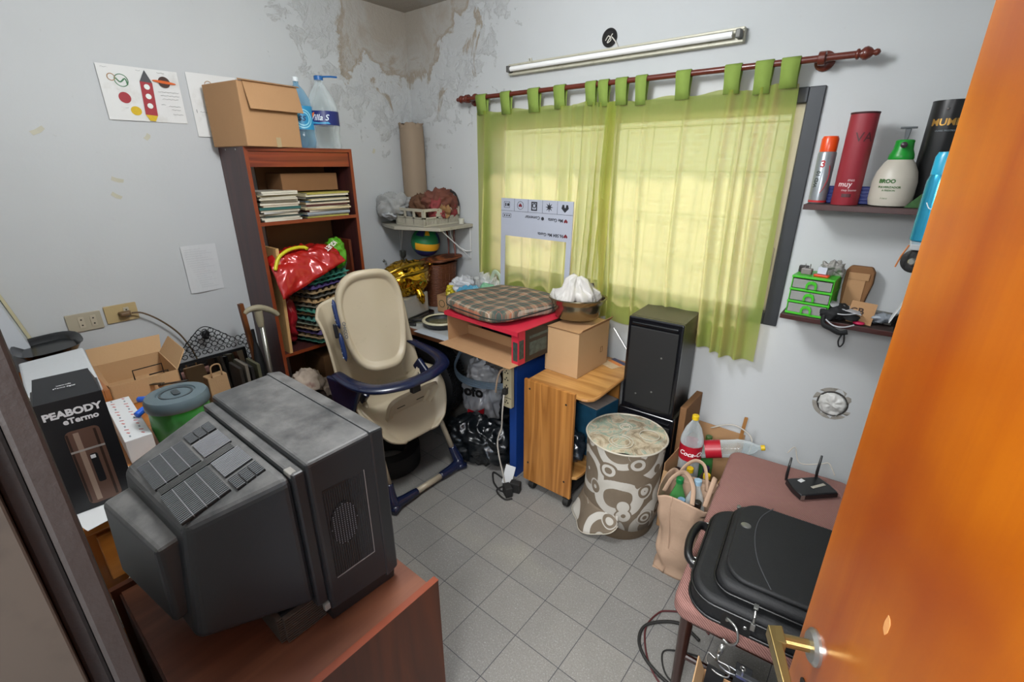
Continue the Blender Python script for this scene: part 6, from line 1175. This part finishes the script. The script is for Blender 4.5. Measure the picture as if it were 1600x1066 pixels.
solo('seed_packet', 'green leafy printed packet tucked behind the white sprayer', 'packet', prism([(-.045, 0), (.03, 0), (.035, .055), (.0, .05)], -.002, .002), M('leaf_print', '#3c6136', .5, 0, .8, 40), (.035, 2.245, zs), rot=(90, 0, 15))
solo('red_tin', 'low dark red tin at the right behind the sprayer', 'tin', lathe([(.03, 0), (.03, .03), (.028, .034)], 24), M('dark_red_tin', '#5c1a1c', .35), (.085, 2.23, zs), smooth=True)
# rack nearer the door
rk_ = thing('storage_rack', 'narrow grey rack with white paper edge nearly hidden behind the orange door', 'rack', (.03, 1.60, 0))
part('rack_shelf', box(.0, .45, .0, .28, 1.49, 1.505), M('pale_grey_shelf', '#a3a5a6', .5), rk_, bev=.002); 
for x in (.20, .43):
    for y in (.02, .26): part('post', box(x-.01, x+.01, y-.01, y+.01, 0, 1.49), _M['pale_grey_shelf'], rk_)
part('orange_edge', tube([(-.002, .02, 1.50), (-.012, .02, 1.47), (-.018, .02, 1.44)], .0022, 6), M('orange_wire', '#a8622c', .5), rk_)
bb_ = thing('spray_bottle', 'shiny light blue aerosol bottle beside the edge of the orange door', 'spray bottle', (.052, 1.68, 1.506))
part('can_body', lathe([(.024, 0), (.027, .003), (.027, .15), (.023, .168)], 28), M('metallic_blue', '#2c8fb0', .2, .6, .2, 6), bb_, smooth=True); part('can_cap', lathe([(.0235, .168), (.0235, .21), (.019, .222), (.0, .223)], 28, cap1=False), M('cyan_plastic', '#1f97b8', .3), bb_, smooth=True)
part('label_swirl', wrap(tube([(-.01, .10, 0), (0, .085, 0), (.012, .09, 0), (.02, .11, 0)], .0012, 5, smooth=4), .0272, -100, .0), m_wt, bb_)
wl = thing('dumbbell', 'black ribbed wheel with metal hub beside the door edge under the blue bottle', 'wheel', (.052, 1.64, 1.458), rz=-20)
wl.scale = (.8, .8, .8)
part('wheel_rim', xf(lathe([(.015, -.02), (.034, -.02), (.038, -.014), (.034, -.006), (.034, .0), (.038, .008), (.038, .018), (.03, .022), (.015, .02)], 32), R('X', 90)), m_rub, wl, smooth=True); part('wheel_hub', xf(lathe([(.012, -.02), (.012, .032), (.008, .036)], 16), R('X', 90)), m_steel, wl, smooth=True); part('mount', box(-.008, .05, -.01, .01, .03, .038), m_dk, wl)
# lower shelf
zs = 1.1065
m_lime = M('lime_green_plastic', '#3fae22', .35); m_ltc = clear('drawer_plastic', '#cfd0cc', .35, .15)
og = thing('drawer_organizer', 'small lime green organizer with three clear drawers on the lower shelf', 'organizer', (-.222, 2.29, zs), rz=-4)
w, d, h = .150, .15, .158
part('organizer_frame', join(box(-w/2, -w/2+.004, -d/2, d/2, 0, h), box(w/2-.004, w/2, -d/2, d/2, 0, h), box(-w/2, w/2, d/2-.004, d/2, 0, h), *[box(-w/2-.002, w/2+.002, -d/2-.003, d/2, z-.0045, z+.0045) for z in (.0045, .053, .105, h)]), m_lime, og, bev=.0015)
random.seed(9)
for k in range(3):
    z0 = .010 + k*.0515
    dr_ = part('drawer', join(box(-w/2+.006, w/2-.006, -d/2-.002, -d/2, z0, z0+.036), box(-w/2+.006, w/2-.006, -d/2, d/2-.006, z0, z0+.002)), m_ltc, og)
    part('drawer_pull', xf(join(prism([(-.02, -.017), (-.02, .0), (-.014, .012), (0, .017), (.014, .012), (.02, .0), (.02, -.017), (.012, -.017), (.012, -.002), (.0, .005), (-.012, -.002), (-.012, -.017)], 0, .01)), T(0, -d/2-.002, z0+.018) @ VERT), m_lime, dr_, bev=.001)
    part('drawer_content', blob((.0, -.02, z0+.012), (.06, .045, .012), .012, 40, 130+k, 30, 20), M('odds_%d' % k, ['#5a3f3a', '#6c6a60', '#4a4e4a'][k], .5, 0, .7, 50), dr_, smooth='all')
zo = zs + h + .005
ch = thing('phone_charger', 'grey charger plug with pins up on top of the green organizer', 'charger', (-.262, 2.27, zo), rz=-8)
part('charger_body', box(-.019, .019, -.014, .014, 0, .024), M('grey_charger', '#7b7371', .4), ch, bev=.003); part('pins', join(*[xf(lathe([(.0017, 0), (.0017, .018)], 8), T(x, 0, .024)) for x in (-.009, .009)]), m_steel, ch)
solo('charger_block', 'dark charger lying behind the grey charger plug', 'charger', box(-.02, .015, -.012, .012, 0, .026), m_tvs, (-.278, 2.315, zo), bev=.003)
solo('orange_clip', 'flat bright orange plastic piece on top of the green organizer', 'clip', prism(rrect(.055, .028, .006), 0, .008), M('orange_clip_plastic', '#d43f18', .35), (-.205, 2.25, zo), rz=-8, bev=.002)
solo('card_sleeve', 'small white folded card standing on the orange piece', 'card', box(-.016, .016, -.006, .006, 0, .028), M('white_grey_card', '#b3b8c4', .5), (-.207, 2.257, zo+.0085), rot=(-10, 0, -8), bev=.001)
solo('plastic_bag', 'small bag of clear crumpled plastic at the back of the green organizer', 'plastic bag', blob((0, 0, .024), (.04, .028, .028), .03, 30, 140, 50, 34), M('grey_clear_crumple', '#8f8d88', .2, 0, .4, 40, spec=.8), (-.178, 2.315, zo-.002), smooth='all')
kp = thing('kraft_package', 'brown kraft moulded package with rounded top standing on the lower shelf', 'package', (-.085, 2.345, zs), rot=(-4, 0, -4))
part('package_body', xf(prism([(-.038, 0), (.03, 0), (.040, .08), (.050, .14), (.048, .185), (.036, .205), (-.036, .205), (-.048, .185), (-.05, .12)], -.02, .02), VERT), m_kraftd, kp, bev=.006); part('package_flap', cbox((.0, -.024, .165), (.07, .003, .028), R('X', 6)), m_kraft, kp); part('package_panel', cbox((-.005, -.0215, .09), (.06, .003, .12)), m_kraft, kp)
kl = thing('kraft_tag', 'brown kraft card with dark letters leaning at the shelf front', 'card', (-.045, 2.225, zs+.002), rot=(-14, 4, 3))
part('card', box(-.043, .04, -.002, .002, 0, .085), m_kraft, kl); part('lettering', xf(text('GB', .036, .0003, bold=.001), T(-.018, -.0026, .045) @ R('Y', -6) @ VERT), M('brown_ink', '#3c2616', .7), kl)
cp = thing('fabric_pouch', 'black fabric cap with white edging and straps hanging off the lower shelf', 'cap', (-.115, 2.225, zs+.03), rz=0)
part('fabric_body', crumple(ball((0, 0, 0), (.062, .05, .030), 56, 36, .9), .028, 16, 150, 3), M('black_fabric', '#121315', .8, 0, .2, 20), cp, smooth='all')
part('white_peak', crumple(hexa([(-.03, -.03, .03), (.075, -.035, .012), (.06, .04, .015), (-.05, .03, .04), (-.03, -.03, .034), (.075, -.035, .016), (.06, .04, .02), (-.05, .03, .045)]), 0), M('white_cloth', '#a9aaad', .8), cp, bev=.002)
part('strap', tube([(-.045, -.03, -.01), (-.04, -.05, -.04), (-.01, -.06, -.05), (.02, -.06, -.062), (.045, -.055, -.055)], .014, 10, smooth=6, sx=.6), _M['black_fabric'], cp, smooth='all')
part('white_edging', tube([(-.02, -.045, .01), (.02, -.055, .012), (.06, -.045, .022)], .0022, 6, smooth=5), _M['white_cloth'], cp); part('white_edging', tube([(-.035, -.048, -.02), (-.005, -.062, -.036), (.03, -.062, -.036), (.06, -.05, -.024)], .0028, 6, smooth=5), _M['white_cloth'], cp)
part('strap_loop', tube([(.03, -.058, -.065), (.024, -.06, -.095), (.032, -.06, -.118), (.042, -.06, -.10), (.038, -.058, -.068)], .003, 6, smooth=5), _M['black_fabric'], cp, smooth='all')
solo('pink_item', 'small bright pink object under the kraft card on the shelf edge', 'object', blob((0, 0, 0), (.02, .014, .007), .003, 30, 4, 20, 12), M('hot_pink', '#b31d48', .4), (-.042, 2.21, zs-.0-.0+.008), smooth='all')
solo('foil_packet', 'crumpled silver grey packet beside the kraft card', 'packet', blob((0, 0, 0), (.035, .03, .022), .02, 22, 160, 40, 28, sharp=False), M('grey_foil', '#8d949c', .3, .2, .2, 20, dirt=('#4a4d50', 20, .62)), (.015, 2.26, zs+.024), smooth='all')
solo('wire_notebook', 'grey papers with dark wire lying at the back of the lower shelf', 'papers', join(box(-.04, .05, -.04, .04, 0, .03), tube([(-.04, -.04, .033), (.05, -.04, .033), (.055, .03, .033)], .002, 5)), M('paper_grey_stack', '#6e6c66', .7, 0, .4, 60), (.015, 2.33, zs+.001), rz=-12)
solo('folder', 'dark folder with white corner standing by the door on the lower shelf', 'folder', hexa([(0, -.08, 0), (.02, -.08, 0), (.02, .08, 0), (0, .08, 0), (.05, -.08, .15), (.07, -.08, .15), (.06, .08, .13), (.04, .08, .13)]), m_blkc, (.065, 2.285, zs+.001), bev=.002)
solo('white_card', 'white card corner leaning on the dark folder', 'card', hexa([(0, -.06, 0), (.003, -.06, 0), (.003, .02, 0), (0, .02, 0), (.028, -.05, .09), (.031, -.05, .09), (.035, .0, .10), (.032, .0, .10)]), m_white, (.045, 2.26, zs+.03))
# ceiling lamp holder over the room's bulb
cl_ = thing('ceiling_lamp', 'plain white ceiling lamp holder in the middle of the ceiling', 'lamp', (-1.12, .85, ZC), rot=(180, 0, 0))
part('lamp_base', lathe([(.05, 0), (.05, .01), (.03, .02), (.022, .025), (.02, .05)], 24), m_white, cl_, smooth=True)
